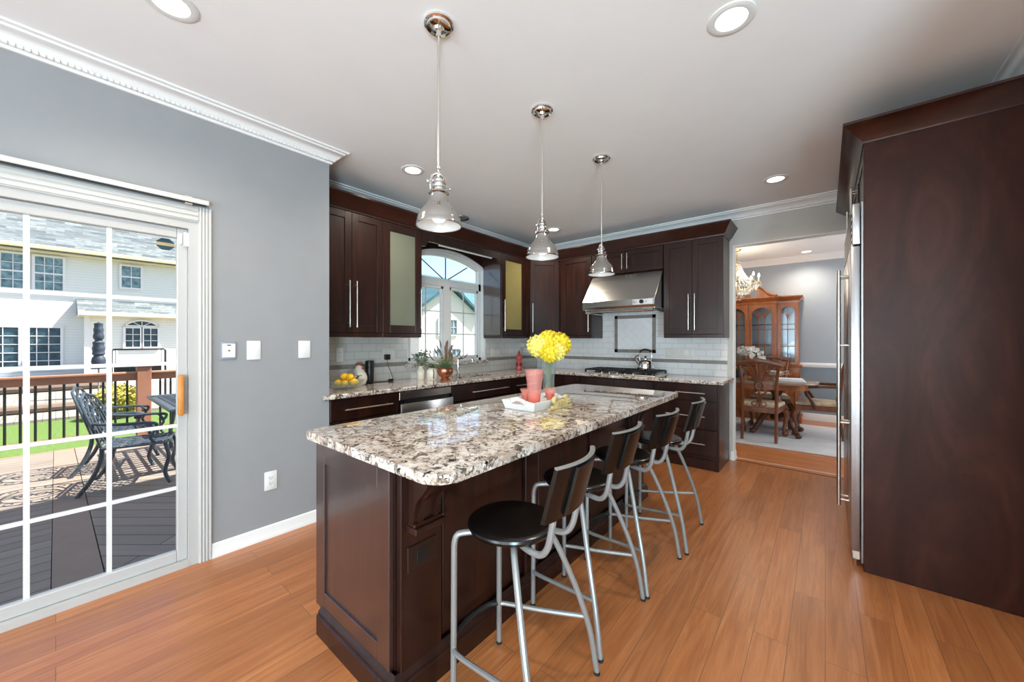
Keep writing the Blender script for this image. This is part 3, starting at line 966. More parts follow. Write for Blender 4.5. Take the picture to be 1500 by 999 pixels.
MB().box(-0.0035, 0.0005, 0.022, 0.321, UZ0, UZ1).build('side_panel', 'lacquer', gB, label='glossy end panel facing the window')

# corner cabinet across the diagonal
cc = thing('corner_wall_cabinet', 'dark single door upper cabinet set diagonally across the corner', 'cabinet', (XU, 4.20, 0), pi / 4, UG)
dw = math.hypot(0.285, 0.285)
cm = MB(Matrix.Rotation(-pi / 4, 4, 'Z') @ Matrix.Translation((3.15, -4.20, 0)))
cm.prism([(-3.472, 4.198), (-3.166, 4.198), (-2.868, 4.501), (-2.868, 4.80), (-3.472, 4.80)], 'z', UZ0, UZ1)
cm.build('cabinet_body', 'espresso', cc)
dr = shaker(MB(), 0.002, dw - 0.002, UZ0, UZ1).build('door', 'espresso', cc)
bar_handle(dr, (0.032, UZ0 + 0.045), (0.032, UZ0 + 0.445))
MB().box(0, dw, 0.004, 0.022, 1.36, 1.40, 0.003, 1).build('light_rail', 'espresso', cc)

upper('wall_cabinet', 'dark single door upper cabinet left of the range hood', (-2.863, YU, 0), 0, 0.50, [(0.05, 0.50, 'r')])
upper('hood_cabinet', 'short two door dark cabinet above the range hood', (-2.358, YU, 0), 0, 0.912, [(0, 0.456, 'r'), (0.456, 0.912, 'l')], 2.165, UZ1, rail=False, handle=0.19)
upper('wall_cabinet', 'tall two door dark upper cabinet right of the range hood', (-1.440, YU, 0), 0, 0.615, [(0, 0.307, 'r'), (0.307, 0.615, 'l')])

# crown of the wall cabinets
o = thing('cabinet_crown_molding', 'dark flared crown molding along the top of the upper cabinets', 'molding', (XU, 3, UZ1))
MB().sweep([(XU, YE + 0.008), (XU, 4.20), (-2.865, YU), (-0.825, YU), (-0.825, YB - 0.001)],
           [(-0.02, UZ1 + 0.001), (0.004, UZ1 + 0.001), (0.006, UZ1 + 0.018), (0.022, UZ1 + 0.026), (0.074, UZ1 + 0.118), (0.080, UZ1 + 0.122), (0.080, UZ1 + 0.137), (-0.02, UZ1 + 0.137)]).build('molding', 'crown_wood', o, off=(XU, 3, UZ1))

# valance over the window and the panel behind it
o = thing('window_valance', 'dark wood valance bridging the two cabinets above the window', 'valance', (XU, 2.985, 2.35))
vo = (XU, 2.985, 2.35)
vb = MB()
ya, yb = 2.3705, 3.5985
vb.prism([(ya, 2.29), (ya + 0.05, 2.30), (ya + 0.09, 2.355), (yb - 0.09, 2.355), (yb - 0.05, 2.30), (yb, 2.29), (yb, 2.4405), (ya, 2.4405)], 'x', -3.172, -3.152)
vb.build('board', 'espresso', o, off=vo)
MB().box(-3.20, -3.176, 2.62, 3.45, 2.345, 2.362, 0.003, 1).build('light_strip', 'led', o, off=vo, label='white light strip under the valance')
bk = MB()
apts = arch(WY0 - 0.005, WY1 + 0.005, WZS, WZT)
for (y0, z0), (y1, z1) in zip(apts[:-1], apts[1:]):
    bk.prism([(max(y0, ya), z0 + 0.006), (min(y1, yb), z1 + 0.006), (min(y1, yb), 2.47), (max(y0, ya), 2.47)], 'x', -3.478, -3.466) if y0 < yb and y1 > ya else None
bk.build('back_panel', 'espresso', o, off=vo)

# ---------------------------------------------------------------- base cabinets
CZ = 0.882           # underside of the stone
BG = 'dark base cabinets'
XB = -2.89
YBASE = 4.265
BD = 0.54
def base(name, label, loc, rz, w, fronts, d=BD, top=CZ - 0.001):
    """fronts: (kind, u0, u1, z0, z1, handle) ; slab drawer or shaker door"""
    root = thing(name, label, 'cabinet', loc, rz, BG)
    carcass(root, w, d, 0.10, top)
    MB().box(0.001, w - 0.001, 0.0 if name == 'drawer_cabinet' else 0.05, d - 0.01, 0.0, 0.10).build('plinth', 'espresso', root)
    for (k, a, b, z0, z1, hd) in fronts:
        if k == 'drawer':
            m = MB().box(a + 0.0015, b - 0.0015, 0, 0.02, z0 + 0.002, z1 - 0.002, 0.003, 1)
            p = m.build('drawer', 'espresso', root)
        else:
            p = shaker(MB(), a, b, z0, z1).build('door', 'espresso', root)
        if hd:
            bar_handle(p, hd[0], hd[1])
    return root
base('sink_run_cabinet', 'dark base cabinet with steel pull at the left end of window counter', (XB, 1.328, 0), RZL, 0.598,
     [('drawer', 0, 0.598, 0.705, 0.872, ((0.10, 0.79), (0.52, 0.79))), ('drawer', 0, 0.598, 0.42, 0.70, ((0.10, 0.58), (0.52, 0.58))), ('drawer', 0, 0.598, 0.13, 0.415, ((0.10, 0.29), (0.52, 0.29)))])
base('sink_cabinet', 'dark base cabinet under the sink, long steel pull', (XB, 2.542, 0), RZL, 0.90,
     [('drawer', 0, 0.90, 0.705, 0.872, ((0.26, 0.785), (0.85, 0.785))), ('door', 0, 0.45, 0.12, 0.70, None), ('door', 0.45, 0.90, 0.12, 0.70, None)], top=0.66)
base('corner_base_cabinet', 'dark base cabinet with pull between sink and back corner', (XB, 3.444, 0), RZL, 0.79,
     [('drawer', 0, 0.56, 0.705, 0.872, ((0.10, 0.785), (0.50, 0.785))), ('door', 0, 0.56, 0.12, 0.70, None), ('drawer', 0.56, 0.79, 0.12, 0.872, None)])
base('filler_cabinet', 'narrow dark base cabinet at the back corner left of the cooktop', (-2.868, YBASE, 0), 0, 0.452,
     [('drawer', 0.21, 0.452, 0.12, 0.872, None), ('drawer', 0.0, 0.21, 0.12, 0.872, None)])
base('cooktop_cabinet', 'dark two front base cabinet under the cooktop', (-2.412, YBASE, 0), 0, 0.925,
     [('drawer', 0, 0.4625, 0.70, 0.872, None), ('drawer', 0.4625, 0.925, 0.70, 0.872, None), ('door', 0, 0.4625, 0.12, 0.695, None), ('door', 0.4625, 0.925, 0.12, 0.695, None)])
dc = base('drawer_cabinet', 'dark three drawer base cabinet by the doorway', (-1.440, YBASE, 0), 0, 0.615,
     [('drawer', 0.0, 0.60, 0.705, 0.872, ((0.20, 0.785), (0.49, 0.785))), ('drawer', 0.0, 0.60, 0.41, 0.70, ((0.10, 0.545), (0.49, 0.545))), ('drawer', 0.0, 0.60, 0.14, 0.405, ((0.10, 0.262), (0.49, 0.262)))])

MB().box(-0.046, -0.001, 0.035, 0.5, 0.0, CZ - 0.001).build('filler_strip', 'espresso', dc)
# dishwasher
dwr = thing('dishwasher', 'stainless steel dishwasher between the base cabinets', 'dishwasher', (XB, 1.932, 0), RZL)
MB().box(0.002, 0.602, 0.025, 0.54, 0.0, 0.875).build('body', 'black', dwr)
MB().box(0.002, 0.602, -0.034, 0.024, 0.10, 0.770, 0.006, 2).build('door', 'steel', dwr)
MB().box(0.002, 0.602, 0.0, 0.024, 0.800, 0.872, 0.004, 1).build('control_panel', 'steel', dwr)
MB().box(0.06, 0.544, -0.012, 0.020, 0.771, 0.7985).build('grip_recess', 'black', dwr, label='dark grip recess above the door')

# ---------------------------------------------------------------- countertops
CT = 0.918
ct = MB()
SX0, SX1, SY0, SYM0, SYM1, SY1 = -3.36, -3.06, 2.80, 3.09, 3.12, 3.425
zlo, zhi = CZ, CT
def slab(m, x0, x1, y0, y1):
    m.box(x0, x1, y0, y1, zlo, zhi)
XF = -2.862
# window run, built round the two sink openings
slab(ct, -3.471, XF - 0.02, YE + 0.003, SY0)
slab(ct, -3.471, SX0, SY0, SY1); slab(ct, SX1, XF - 0.02, SY0, SY1); slab(ct, SX0, SX1, SYM0, SYM1)
slab(ct, -3.471, XF - 0.02, SY1, YB - 0.010)
# back run
slab(ct, XF - 0.02, -0.80, 4.255, YB - 0.010)
# eased front edge
edge = [(0.0, zlo), (0.012, zlo), (0.020, zlo + 0.006), (0.020, zhi - 0.010), (0.012, zhi), (0.0, zhi)]
ct.sweep([(XF - 0.02, 1.268), (XF - 0.02, 4.255), (-0.80, 4.255), (-0.80, YB - 0.010)], edge)
ct.box(XL + 0.003, XF - 0.02, 1.268, YE + 0.004, zlo, zhi, 0.004, 1)
o = single('countertop', ct, 'granite', (-2.9, 3, CT), 'speckled cream granite countertop running below the window and along back wall', 'countertop')
single('window_sill', MB().box(-3.53, XK + 0.045, WY0 - 0.03, WY1 + 0.03, WZ0 - 0.022, WZ0 + 0.018, 0.006), 'granite', (XK, WYC, WZ0), 'granite sill ledge under the arched window', 'window sill')

# sink and faucet
sk = thing('sink', 'black double bowl sink set in the counter under the window', 'sink', (-3.21, 3.115, CT))
SO = (-3.21, 3.115, CT)
def basin(y0, y1, dep):
    m = MB()
    x0, x1 = SX0 - 0.012, SX1 + 0.012
    y0 -= 0.012; y1 += 0.012
    zt, zb = zlo - 0.001, zlo - dep
    w = 0.012
    m.box(x0, x1, y0, y0 + w, zb, zt).box(x0, x1, y1 - w, y1, zb, zt).box(x0, x0 + w, y0, y1, zb, zt).box(x1 - w, x1, y0, y1, zb, zt).box(x0, x1, y0, y1, zb - w, zb)
    m.lathe([(0.0, zb + 0.002), (0.04, zb + 0.003), (0.042, zb)], ((x0 + x1) / 2, (y0 + y1) / 2, 0), 20)
    m.build('basin', 'black', sk, off=SO)
basin(SY0, SYM0, 0.14); basin(SYM1, SY1, 0.19)
fc = thing('faucet', 'chrome gooseneck faucet behind the sink', 'faucet', (-3.415, 3.10, CT))
FO = (-3.415, 3.10, CT)
m = MB()
m.lathe([(0.0, 0), (0.03, 0), (0.03, 0.008), (0.02, 0.016), (0.016, 0.05), (0.0, 0.05)])
m.build('base', 'chrome', fc)
m = MB()
m.tube(spl([(0, 0, 0.04), (0, 0, 0.14), (0.006, 0.006, 0.185), (0.05, 0.03, 0.212), (0.10, 0.06, 0.208), (0.15, 0.09, 0.19), (0.165, 0.098, 0.15)], 6), 0.0105, 10)
m.build('spout', 'chrome', fc)
m = MB(); m.tube([(0, -0.02, 0.045), (0.01, -0.06, 0.075), (0.02, -0.085, 0.095)], 0.006, 8)
m.build('lever', 'chrome', fc)

# ---------------------------------------------------------------- range hood, cooktop, kettle
hd = thing('range_hood', 'large sloped stainless steel range hood', 'range hood', (-1.905, 4.25, 1.69))
HO = (-1.905, 4.25, 1.69)
HX0, HX1 = -2.352, -1.452
hm = MB()
hm.prism([(4.50, 2.158), (4.222, 1.805), (4.222, 1.735), (4.24, 1.712), (4.24, 1.705), (YB - 0.014, 1.705), (YB - 0.014, 2.158)], 'x', HX0, HX1, 0.003, 1)
hm.build('canopy', 'steel', hd, off=HO)
MB().prism([(4.2195, 1.799), (4.2195, 1.741), (4.226, 1.741), (4.226, 1.799)], 'x', -1.70, -1.475).build('control_panel', 'white', hd, off=HO, label='pale control panel')
for kx, kr in ((-1.668, 0.021), (-1.595, 0.023)):
    k = MB(); k.cyl((kx, 4.219, 1.771), (kx, 4.200, 1.771), kr, 20); k.box(kx - 0.004, kx + 0.004, 4.192, 4.201, 1.771 - kr * 0.9, 1.771 + kr * 0.9)
    k.build('knob', 'black' if kr > 0.022 else 'chrome', hd, off=HO)
MB().cyl((-1.545, 4.219, 1.772), (-1.545, 4.214, 1.772), 0.006, 10).build('indicator', 'black', hd, off=HO)
bf = MB()
for i in range(3):
    x0 = HX0 + 0.03 + i * 0.28
    bf.box(x0, x0 + 0.27, 4.30, 4.76, 1.697, 1.7045)
    for k in range(8):
        bf.box(x0 + 0.015 + k * 0.031, x0 + 0.03 + k * 0.031, 4.31, 4.75, 1.692, 1.698)
bf.build('baffle_filter', 'steel', hd, off=HO)
rl = MB()
rl.tube([(HX0 + 0.02, YB - 0.02, 1.675), (HX0 + 0.02, 4.27, 1.675), (HX0 + 0.03, 4.26, 1.675), (HX1 - 0.03, 4.26, 1.675), (HX1 - 0.02, 4.27, 1.675), (HX1 - 0.02, YB - 0.02, 1.675)], 0.009, 8)
for x in (HX0 + 0.02, HX1 - 0.02):
    rl.cyl((x, 4.28, 1.675), (x, 4.28, 1.706), 0.006, 8); rl.cyl((x, 4.76, 1.675), (x, 4.76, 1.706), 0.006, 8)
rl.build('drip_rail', 'chrome', hd, off=HO)

ck = thing('cooktop', 'stainless gas cooktop with black grates set in back counter', 'cooktop', (-1.93, 4.54, CT))
KO = (-1.93, 4.54, CT)
MB().box(-2.385, -1.475, 4.30, 4.755, CT + 0.0005, CT + 0.012, 0.004).build('tray', 'nickel', ck, off=KO)
for (bx, by, br_) in ((-2.24, 4.43, 0.035), (-2.24, 4.64, 0.045), (-1.93, 4.55, 0.06), (-1.62, 4.43, 0.045), (-1.62, 4.64, 0.035)):
    b = MB(); b.lathe([(0, 0.012), (br_ * 1.3, 0.012), (br_ * 1.25, 0.02), (br_, 0.022), (br_, 0.030), (br_ * 0.8, 0.033), (0, 0.033)], (bx, by, CT), 20)
    b.build('burner', 'black', ck, off=KO)
for i in range(3):
    g = MB()
    x0, x1 = -2.375 + i * 0.30, -2.085 + i * 0.30
    z = CT + 0.047
    fr_ = [(x0 + 0.015, 4.325, z), (x1 - 0.015, 4.325, z), (x1, 4.34, z), (x1, 4.73, z), (x1 - 0.015, 4.745, z), (x0 + 0.015, 4.745, z), (x0, 4.73, z), (x0, 4.34, z)]
    g.tube(fr_, 0.008, 6, closed=True)
    xc = (x0 + x1) / 2
    for yy in (4.43, 4.535, 4.64):
        g.box(x0, x1, yy - 0.006, yy + 0.006, z - 0.007, z + 0.008)
    for xx in (x0 + 0.09, xc, x1 - 0.09):
        g.box(xx - 0.006, xx + 0.006, 4.33, 4.74, z - 0.007, z + 0.009)
    for xx in (x0 + 0.01, x1 - 0.01):
        for yy in (4.335, 4.735):
            g.box(xx - 0.008, xx + 0.008, yy - 0.008, yy + 0.008, CT + 0.010, z)
    g.build('grate', 'iron', ck, off=KO)
for i in range(5):
    k = MB(); k.lathe([(0, 0.012), (0.013, 0.012), (0.012, 0.022), (0, 0.023)], (-2.13 + i * 0.10, 4.314, CT), 14)
    k.build('knob', 'chrome', ck, off=KO)

KX, KY, KZ = -1.672, 4.545, CT + 0.0568
kt = thing('kettle', 'shiny steel whistling kettle with black handle on the cooktop', 'kettle', (KX, KY, KZ))
b = MB()
b.lathe([(0, 0), (0.088, 0), (0.094, 0.008), (0.096, 0.03), (0.092, 0.07), (0.078, 0.103), (0.052, 0.125), (0.045, 0.128), (0.045, 0.131), (0.0, 0.131)], seg=32)
b.build('body', 'chrome', kt)
b = MB(); b.lathe([(0.044, 0.131), (0.04, 0.138), (0.012, 0.143), (0.0, 0.143)], seg=24); b.build('lid', 'chrome', kt)
b = MB(); b.lathe([(0, 0.142), (0.008, 0.142), (0.007, 0.152), (0.013, 0.158), (0.012, 0.168), (0, 0.171)], seg=16); b.build('lid_knob', 'black', kt)
b = MB()
for sx in (-1, 1):
    b.tube(spl([(sx * 0.066, 0, 0.112), (sx * 0.074, 0, 0.15), (sx * 0.072, 0, 0.20), (sx * 0.06, 0, 0.225)], 5), 0.0055, 8)
b.build('bail', 'chrome', kt)
b = MB(); b.tube(spl([(-0.066, 0, 0.213), (-0.05, 0, 0.235), (0, 0, 0.247), (0.05, 0, 0.235), (0.066, 0, 0.213)], 6), 0.0115, 10); b.build('grip', 'black', kt)
b = MB(); b.tube([(-0.07, 0, 0.075), (-0.105, 0, 0.105), (-0.122, 0, 0.128)], [0.022, 0.017, 0.013], 12); b.build('spout', 'chrome', kt)
b = MB(); b.tube(spl([(-0.113, 0, 0.124), (-0.131, 0, 0.135), (-0.118, 0, 0.16), (-0.082, 0, 0.176)], 5), 0.006, 8); b.build('whistle_lever', 'black', kt)

# ================================================================== ISLAND
IO = (-1.52, 1.98, 0)
isl = thing('kitchen_island', 'long dark wood kitchen island with corbels and paneled end', 'island', IO)
IX0, IX1, IY0, IY1 = -1.829, -1.217, 0.795, 3.185
IZ = 0.8755
MB().box(IX0 + 0.002, IX1, IY0, IY1, 0.0, IZ).build('body', 'espresso', isl, off=IO)
def end_panel(ysurf, sgn):
    e = MB()
    y0, y1 = (ysurf, ysurf + 0.02)
    if sgn < 0: y0, y1 = ysurf - 0.02, ysurf
    u0, u1, z0, z1, r = IX0, IX1 - 0.008, 0.107, IZ, 0.082
    e.box(u0, u0 + r, y0, y1, z0, z1, 0.002, 1).box(u1 - r, u1, y0, y1, z0, z1, 0.002, 1).box(u0 + r, u1 - r, y0, y1, z0, z0 + 0.08, 0.002, 1).box(u0 + r, u1 - r, y0, y1, z1 - 0.105, z1, 0.002, 1)
    ya, yb_ = (ysurf + 0.009, ysurf + 0.019) if sgn > 0 else (ysurf - 0.019, ysurf - 0.009)
    e.box(u0 + r - 0.004, u1 - r + 0.004, ya, yb_, z0 + 0.07, z1 - 0.09)
    e.build('end_panel', 'end_wood', isl, off=IO)
end_panel(0.775, 1); end_panel(3.205, -1)
# seating side: end posts, stiles and recessed panels
posts = [(0.80, 0.99, 0.030), (1.555, 1.662, 0.022), (2.255, 2.365, 0.022), (2.90, 3.18, 0.030)]
for y0, y1, dpt in posts:
    MB().box(IX1, IX1 + dpt, y0, y1, 0.10, IZ, 0.003, 1).build('stile', 'espresso', isl, off=IO)
for (y0, y1) in ((1.012, 1.535), (1.684, 2.235), (2.387, 2.88)):
    pm = MB().box(IX1, IX1 + 0.010, y0, y1, 0.125, IZ - 0.005, 0.003, 1)
    pm.build('side_panel', 'espresso', isl, off=IO)
# stepped base molding round end and seating side
bm_prof = [(0.0, 0.0), (0.026, 0.0), (0.026, 0.083), (0.022, 0.088), (0.018, 0.090), (0.018, 0.100), (0.010, 0.108), (0.006, 0.118), (0.0, 0.122)]
bmm = MB().sweep([(-1.775, 0.775 + 0.004), (IX1 + 0.024, 0.775 + 0.004), (IX1 + 0.024, 3.205), (-1.775, 3.205)], bm_prof)
bmm.build('base_molding', 'espresso', isl, off=IO)
def corbel(yc, w):
    c = MB()
    x = IX1 + 0.030
    # scrolled bracket: S profile, in two leaves with a raised middle leaf
    def pr(grow):
        pts = spl([Vector((a, b, 0)) for a, b in ((x, 0.655), (x + 0.030 + grow, 0.662), (x + 0.036 + grow, 0.70), (x + 0.052 + grow, 0.745), (x + 0.090 + grow, 0.785), (x + 0.114 + grow, 0.82), (x + 0.110 + grow, 0.852), (x + 0.100, IZ - 0.002))], 5)
        return [(q.x, q.y) for q in pts] + [(x, IZ - 0.002)]
    c.prism(pr(0), 'y', yc - w / 2, yc + w / 2, 0.003, 1)
    c.prism(pr(0.012), 'y', yc - w / 2 + 0.018, yc - w / 2 + 0.036)
    c.prism(pr(0.012), 'y', yc + w / 2 - 0.036, yc + w / 2 - 0.018)
    c.box(x, x + 0.060, yc - w / 2 - 0.010, yc + w / 2 + 0.010, 0.626, 0.650, 0.004, 1)
    c.box(x, x + 0.045, yc - w / 2 - 0.004, yc + w / 2 + 0.004, 0.648, 0.662, 0.003, 1)
    c.build('corbel', 'espresso', isl, off=IO)
corbel(0.893, 0.125); corbel(2.985, 0.125)
op = MB()
xo = IX1 + 0.030
op.box(xo, xo + 0.006, 0.825, 0.962, 0.468, 0.566, 0.003, 1)
pl = op.build('outlet', 'bronze', isl, off=IO, label='bronze outlet plate')
of = MB()
of.box(xo + 0.006, xo + 0.008, 0.866, 0.920, 0.492, 0.542, 0.002, 1)
for yy in (0.880, 0.906):
    of.cyl((xo + 0.006, yy, 0.517), (xo + 0.0095, yy, 0.517), 0.010, 14)
of.build('receptacle', 'black', pl, off=IO)

# island worktop, clipped and rounded corners
tp = MB()
TX0, TX1, TY0, TY1 = -1.868, -0.904, 0.738, 3.222
def rrect(x0, x1, y0, y1, rads):
    P = []
    for (cx, cy, a0, r) in ((x0, y0, pi, rads[0]), (x1, y0, 1.5 * pi, rads[1]), (x1, y1, 0, rads[2]), (x0, y1, pi / 2, rads[3])):
        ccx = cx + r if cx == x0 else cx - r
        ccy = cy + r if cy == y0 else cy - r
        for k in range(9):
            a = a0 + (pi / 2) * k / 8
            P.append((ccx + r * cos(a), ccy + r * sin(a)))
    return P
tp.prism(rrect(TX0, TX1, TY0, TY1, (0.03, 0.075, 0.06, 0.06)), 'z', 0.8765, 0.912, 0.008, 3)
o = tp.build('island_countertop', 'granite', loc=(-1.4, 2.0, 0.912), smooth=20)
tag(o, 'cream and brown speckled granite top of the kitchen island', 'countertop')

# ================================================================== BAR STOOLS
def make_stool():
    r = thing('bar_stool', '', 'bar stool', (0, 0, 0), 0, 'black bar stools along the island')
    s = MB()
    s.lathe([(0, 0.616), (0.13, 0.616), (0.150, 0.618), (0.163, 0.626), (0.168, 0.637), (0.166, 0.645), (0.158, 0.651), (0.145, 0.652), (0.08, 0.649), (0, 0.647)], seg=48)
    s.build('seat', 'blackwood', r, label='round black seat')
    t = 0.0115
    for sy in (-1, 1):
        f = MB()
        f.tube([(-0.165, sy * 0.147, 0.006), (-0.163, sy * 0.145, 0.56)] + spl([(-0.162, sy * 0.144, 0.575), (-0.156, sy * 0.139, 0.597), (-0.138, sy * 0.122, 0.607), (-0.05, sy * 0.045, 0.609)], 5), t, 10)
        lg = f.build('leg', 'alu', r)
        MB().cyl((-0.165, sy * 0.147, 0), (-0.165, sy * 0.147, 0.012), t + 0.001, 10).build('foot_cap', 'rubber', lg)
    for sy in (-1, 1):
        f = MB()
        f.tube(spl([(0.250, sy * 0.238, 0.006), (0.222, sy * 0.226, 0.18), (0.172, sy * 0.193, 0.36), (0.10, sy * 0.13, 0.565), (0.06, sy * 0.08, 0.609)], 6), t, 10)
        lg = f.build('leg', 'alu', r)
        MB().cyl((0.2503, sy * 0.2382, 0), (0.2495, sy * 0.2378, 0.012), t + 0.001, 10).build('foot_cap', 'rubber', lg)
    # foot rest: side rails and a bowed front bar sleeved in black
    for sy in (-1, 1):
        f = MB()
        f.tube(spl([(0.213, sy * 0.222, 0.225), (0.05, sy * 0.192, 0.20), (-0.12, sy * 0.165, 0.178), (-0.165, sy * 0.147, 0.176)], 6), 0.0095, 8)
        f.build('side_rail', 'alu', r)
    f = MB()
    f.tube(spl([(-0.165, -0.147, 0.178), (-0.20, -0.10, 0.178), (-0.215, 0, 0.178), (-0.20, 0.10, 0.178), (-0.165, 0.147, 0.178)], 6), 0.0105, 8)
    f.build('foot_rest', 'rubber', r, label='black sleeved foot bar')
    # back support tubes and curved backrest
    b = MB()
    for sy in (-1, 1):
        b.tube(spl([(0.05, sy * 0.055, 0.606), (0.13, sy * 0.085, 0.604), (0.178, sy * 0.092, 0.608), (0.206, sy * 0.096, 0.64), (0.222, sy * 0.098, 0.70), (0.237, sy * 0.098, 0.80)], 6), 0.0115, 10)
    b.build('back_support', 'alu', r)
    def bx(y, z):
        return 0.222 + 0.035 * (1 - (y / 0.15) ** 2) + (z - 0.745) * 0.27 - 0.012
    p = MB()
    N = 14
    cols = []
    for i in range(N + 1):
        y = -0.15 + 0.30 * i / N
        wob = 0.004 * (1 if (i in (3, 4, 10, 11)) else 0)
        cols.append([(bx(y, z) - wob, y, z) for z in (0.742, 0.836, 0.926)] + [(bx(y, z) + 0.014 - wob, y, z) for z in (0.926, 0.836, 0.742)])
    rings = [[p.v(q) for q in c] for c in cols]
    for a, c in zip(rings[:-1], rings[1:]):
        for k in range(6):
            p.face([a[k], a[(k + 1) % 6], c[(k + 1) % 6], c[k]])
    p.face(rings[0]); p.face(rings[-1][::-1])
    # raised middle board on the back face
    for (ya, yb_) in ((-0.068, 0.068),):
        k = 6
        ra = []
        for i in range(k + 1):
            y = ya + (yb_ - ya) * i / k
            ra.append([p.v((bx(y, z) + dx, y, z)) for dx, z in ((0.012, 0.750), (0.012, 0.920), (0.024, 0.916), (0.024, 0.754))])
        for a, c in zip(ra[:-1], ra[1:]):
            for j in range(4):
                p.face([a[j], a[(j + 1) % 4], c[(j + 1) % 4], c[j]])
        p.face(ra[0]); p.face(ra[-1][::-1])
    p.build('backrest', 'blackwood', r)
    q = MB()
    q.tube([(bx(-0.15 + 0.30 * i / N, 0.93) + 0.006, -0.15 + 0.30 * i / N, 0.930) for i in range(N + 1)], 0.007, 8, flat=(0.7, 1.35))
    q.build('top_trim', 'alu', r, label='satin metal strip along the top edge')
    return r
stool = make_stool()
spots = [(-0.925, 1.115, 6, 'nearest black bar stool, at the end of the island closest to the patio door'),
         (-0.968, 1.680, 0, 'second black bar stool along the island counted from the near end'),
         (-0.945, 2.200, -3, 'third black bar stool along the island counted from the near end'),
         (-0.925, 2.728, 3, 'farthest black bar stool, beside the island end facing the drawers')]
for i, (x, y, a, lab) in enumerate(spots):
    if i == 0:
        stool.location = (x, y, 0); stool.rotation_euler = (0, 0, R(a)); stool['label'] = lab
    else:
        dup(stool, (x, y, 0), R(a), lab)

# ================================================================== REFRIGERATOR WALL
PX, PY = 0.17, 2.965
pe = thing('refrigerator_enclosure', 'dark wood refrigerator surround with tall side panel and crown', 'cabinet', (0.49, 3.8, 0))
PO = (0.49, 3.8, 0)
MB().box(PX, XR - 0.003, PY, PY + 0.022, 0, 2.464, 0.002, 1).build('side_panel', 'panel_wood', pe, off=PO, label='tall flat reddish brown side panel')
MB().box(PX, XR - 0.003, 4.655, 4.675, 0, 2.464, 0.002, 1).build('side_panel', 'panel_wood', pe, off=PO)
MB().box(PX + 0.022, XR - 0.003, PY + 0.022, 4.655, 2.145, 2.464).build('top_cabinet', 'espresso', pe, off=PO)
MB().box(PX, XR - 0.003, 4.07, 4.09, 0, 2.145).build('divider', 'espresso', pe, off=PO)
MR = Matrix.Translation((PX, 0, 0)) @ Matrix.Rotation(-pi / 2, 4, 'Z')
for a, b, hs in ((2.99, 3.54, 'f'), (3.54, 4.09, 'n'), (4.09, 4.65, 'n')):
    m = MB(Matrix.Translation((PX, b, 0)) @ Matrix.Rotation(-pi / 2, 4, 'Z'))
    shaker(m, 0, b - a, 2.15, 2.455)
    d_ = m.build('door', 'espresso', pe, off=PO)
    hy = b - 0.03 if hs == 'f' else a + 0.03
    hm_ = MB()
    hm_.cyl((PX - 0.032, hy, 2.18), (PX - 0.032, hy, 2.38), 0.006, 10)
    for z in (2.20, 2.36):
        hm_.cyl((PX - 0.032, hy, z), (PX + 0.002, hy, z), 0.0045, 8)
    hm_.build('handle', 'nickel', d_, off=PO, label='brushed steel bar handle')
m = MB(Matrix.Translation((PX, 4.65, 0)) @ Matrix.Rotation(-pi / 2, 4, 'Z'))
shaker(m, 0, 0.56, 0.11, 2.145)
m.build('door', 'espresso', pe, off=PO)
MB().box(PX + 0.022, XR - 0.003, 4.09, 4.655, 0.0, 2.145).build('pantry_cabinet', 'espresso', pe, off=PO)
cp = [(-0.02, 2.464), (0.003, 2.464), (0.006, 2.474), (0.085, 2.553), (0.092, 2.556), (0.092, 2.570), (-0.02, 2.570)]
MB().sweep([(XR - 0.002, 4.675), (PX, 4.675), (PX, PY), (XR - 0.002, PY)], cp).build('crown', 'crown_wood', pe, off=PO)

rf = thing('refrigerator', 'tall built-in stainless steel refrigerator with long bar handles', 'refrigerator', (0.45, 3.53, 0))
FO_ = (0.45, 3.53, 0)
MB().box(0.162, XR - 0.01, 2.992, 4.066, 0.035, 2.14).build('body', 'steel_v', rf, off=FO_)
MB().box(0.20, 0.75, 3.01, 4.05, 0.0, 0.04).build('plinth', 'black', rf, off=FO_)
MB().box(0.115, 0.158, 2.995, 3.295, 0.095, 1.885, 0.004).build('door', 'steel_v', rf, off=FO_)
d2 = MB().box(0.115, 0.158, 3.302, 4.062, 0.095, 1.885, 0.004).build('door', 'steel_v', rf, off=FO_)
gr = MB().box(0.122, 0.158, 2.995, 4.062, 1.895, 2.135, 0.004)
for i in range(5):
    gr.box(0.117, 0.124, 3.02, 4.04, 1.92 + i * 0.04, 1.94 + i * 0.04, 0.002, 1)
gr.build('vent_grille', 'steel_v', rf, off=FO_)
for hy, zz in ((3.255, (0.262, 1.785)), (3.345, (0.262, 1.785))):
    hh = MB()
    hh.cyl((0.068, hy, zz[0]), (0.068, hy, zz[1]), 0.0105, 14)
    for z in (0.30, 0.80, 1.30, 1.745):
        hh.cyl((0.068, hy, z), (0.117, hy, z), 0.007, 10)
    hh.build('handle', 'nickel', rf, off=FO_)
for y in (3.02, 3.08):
    hg = MB().box(0.125, 0.155, y - 0.012, y + 0.012, 0.045, 0.09)
    hg.cyl((0.14, y, 0.046), (0.14, y, 0.0), 0.008, 8)
    hg.build('leveling_foot', 'nickel', rf, off=FO_)
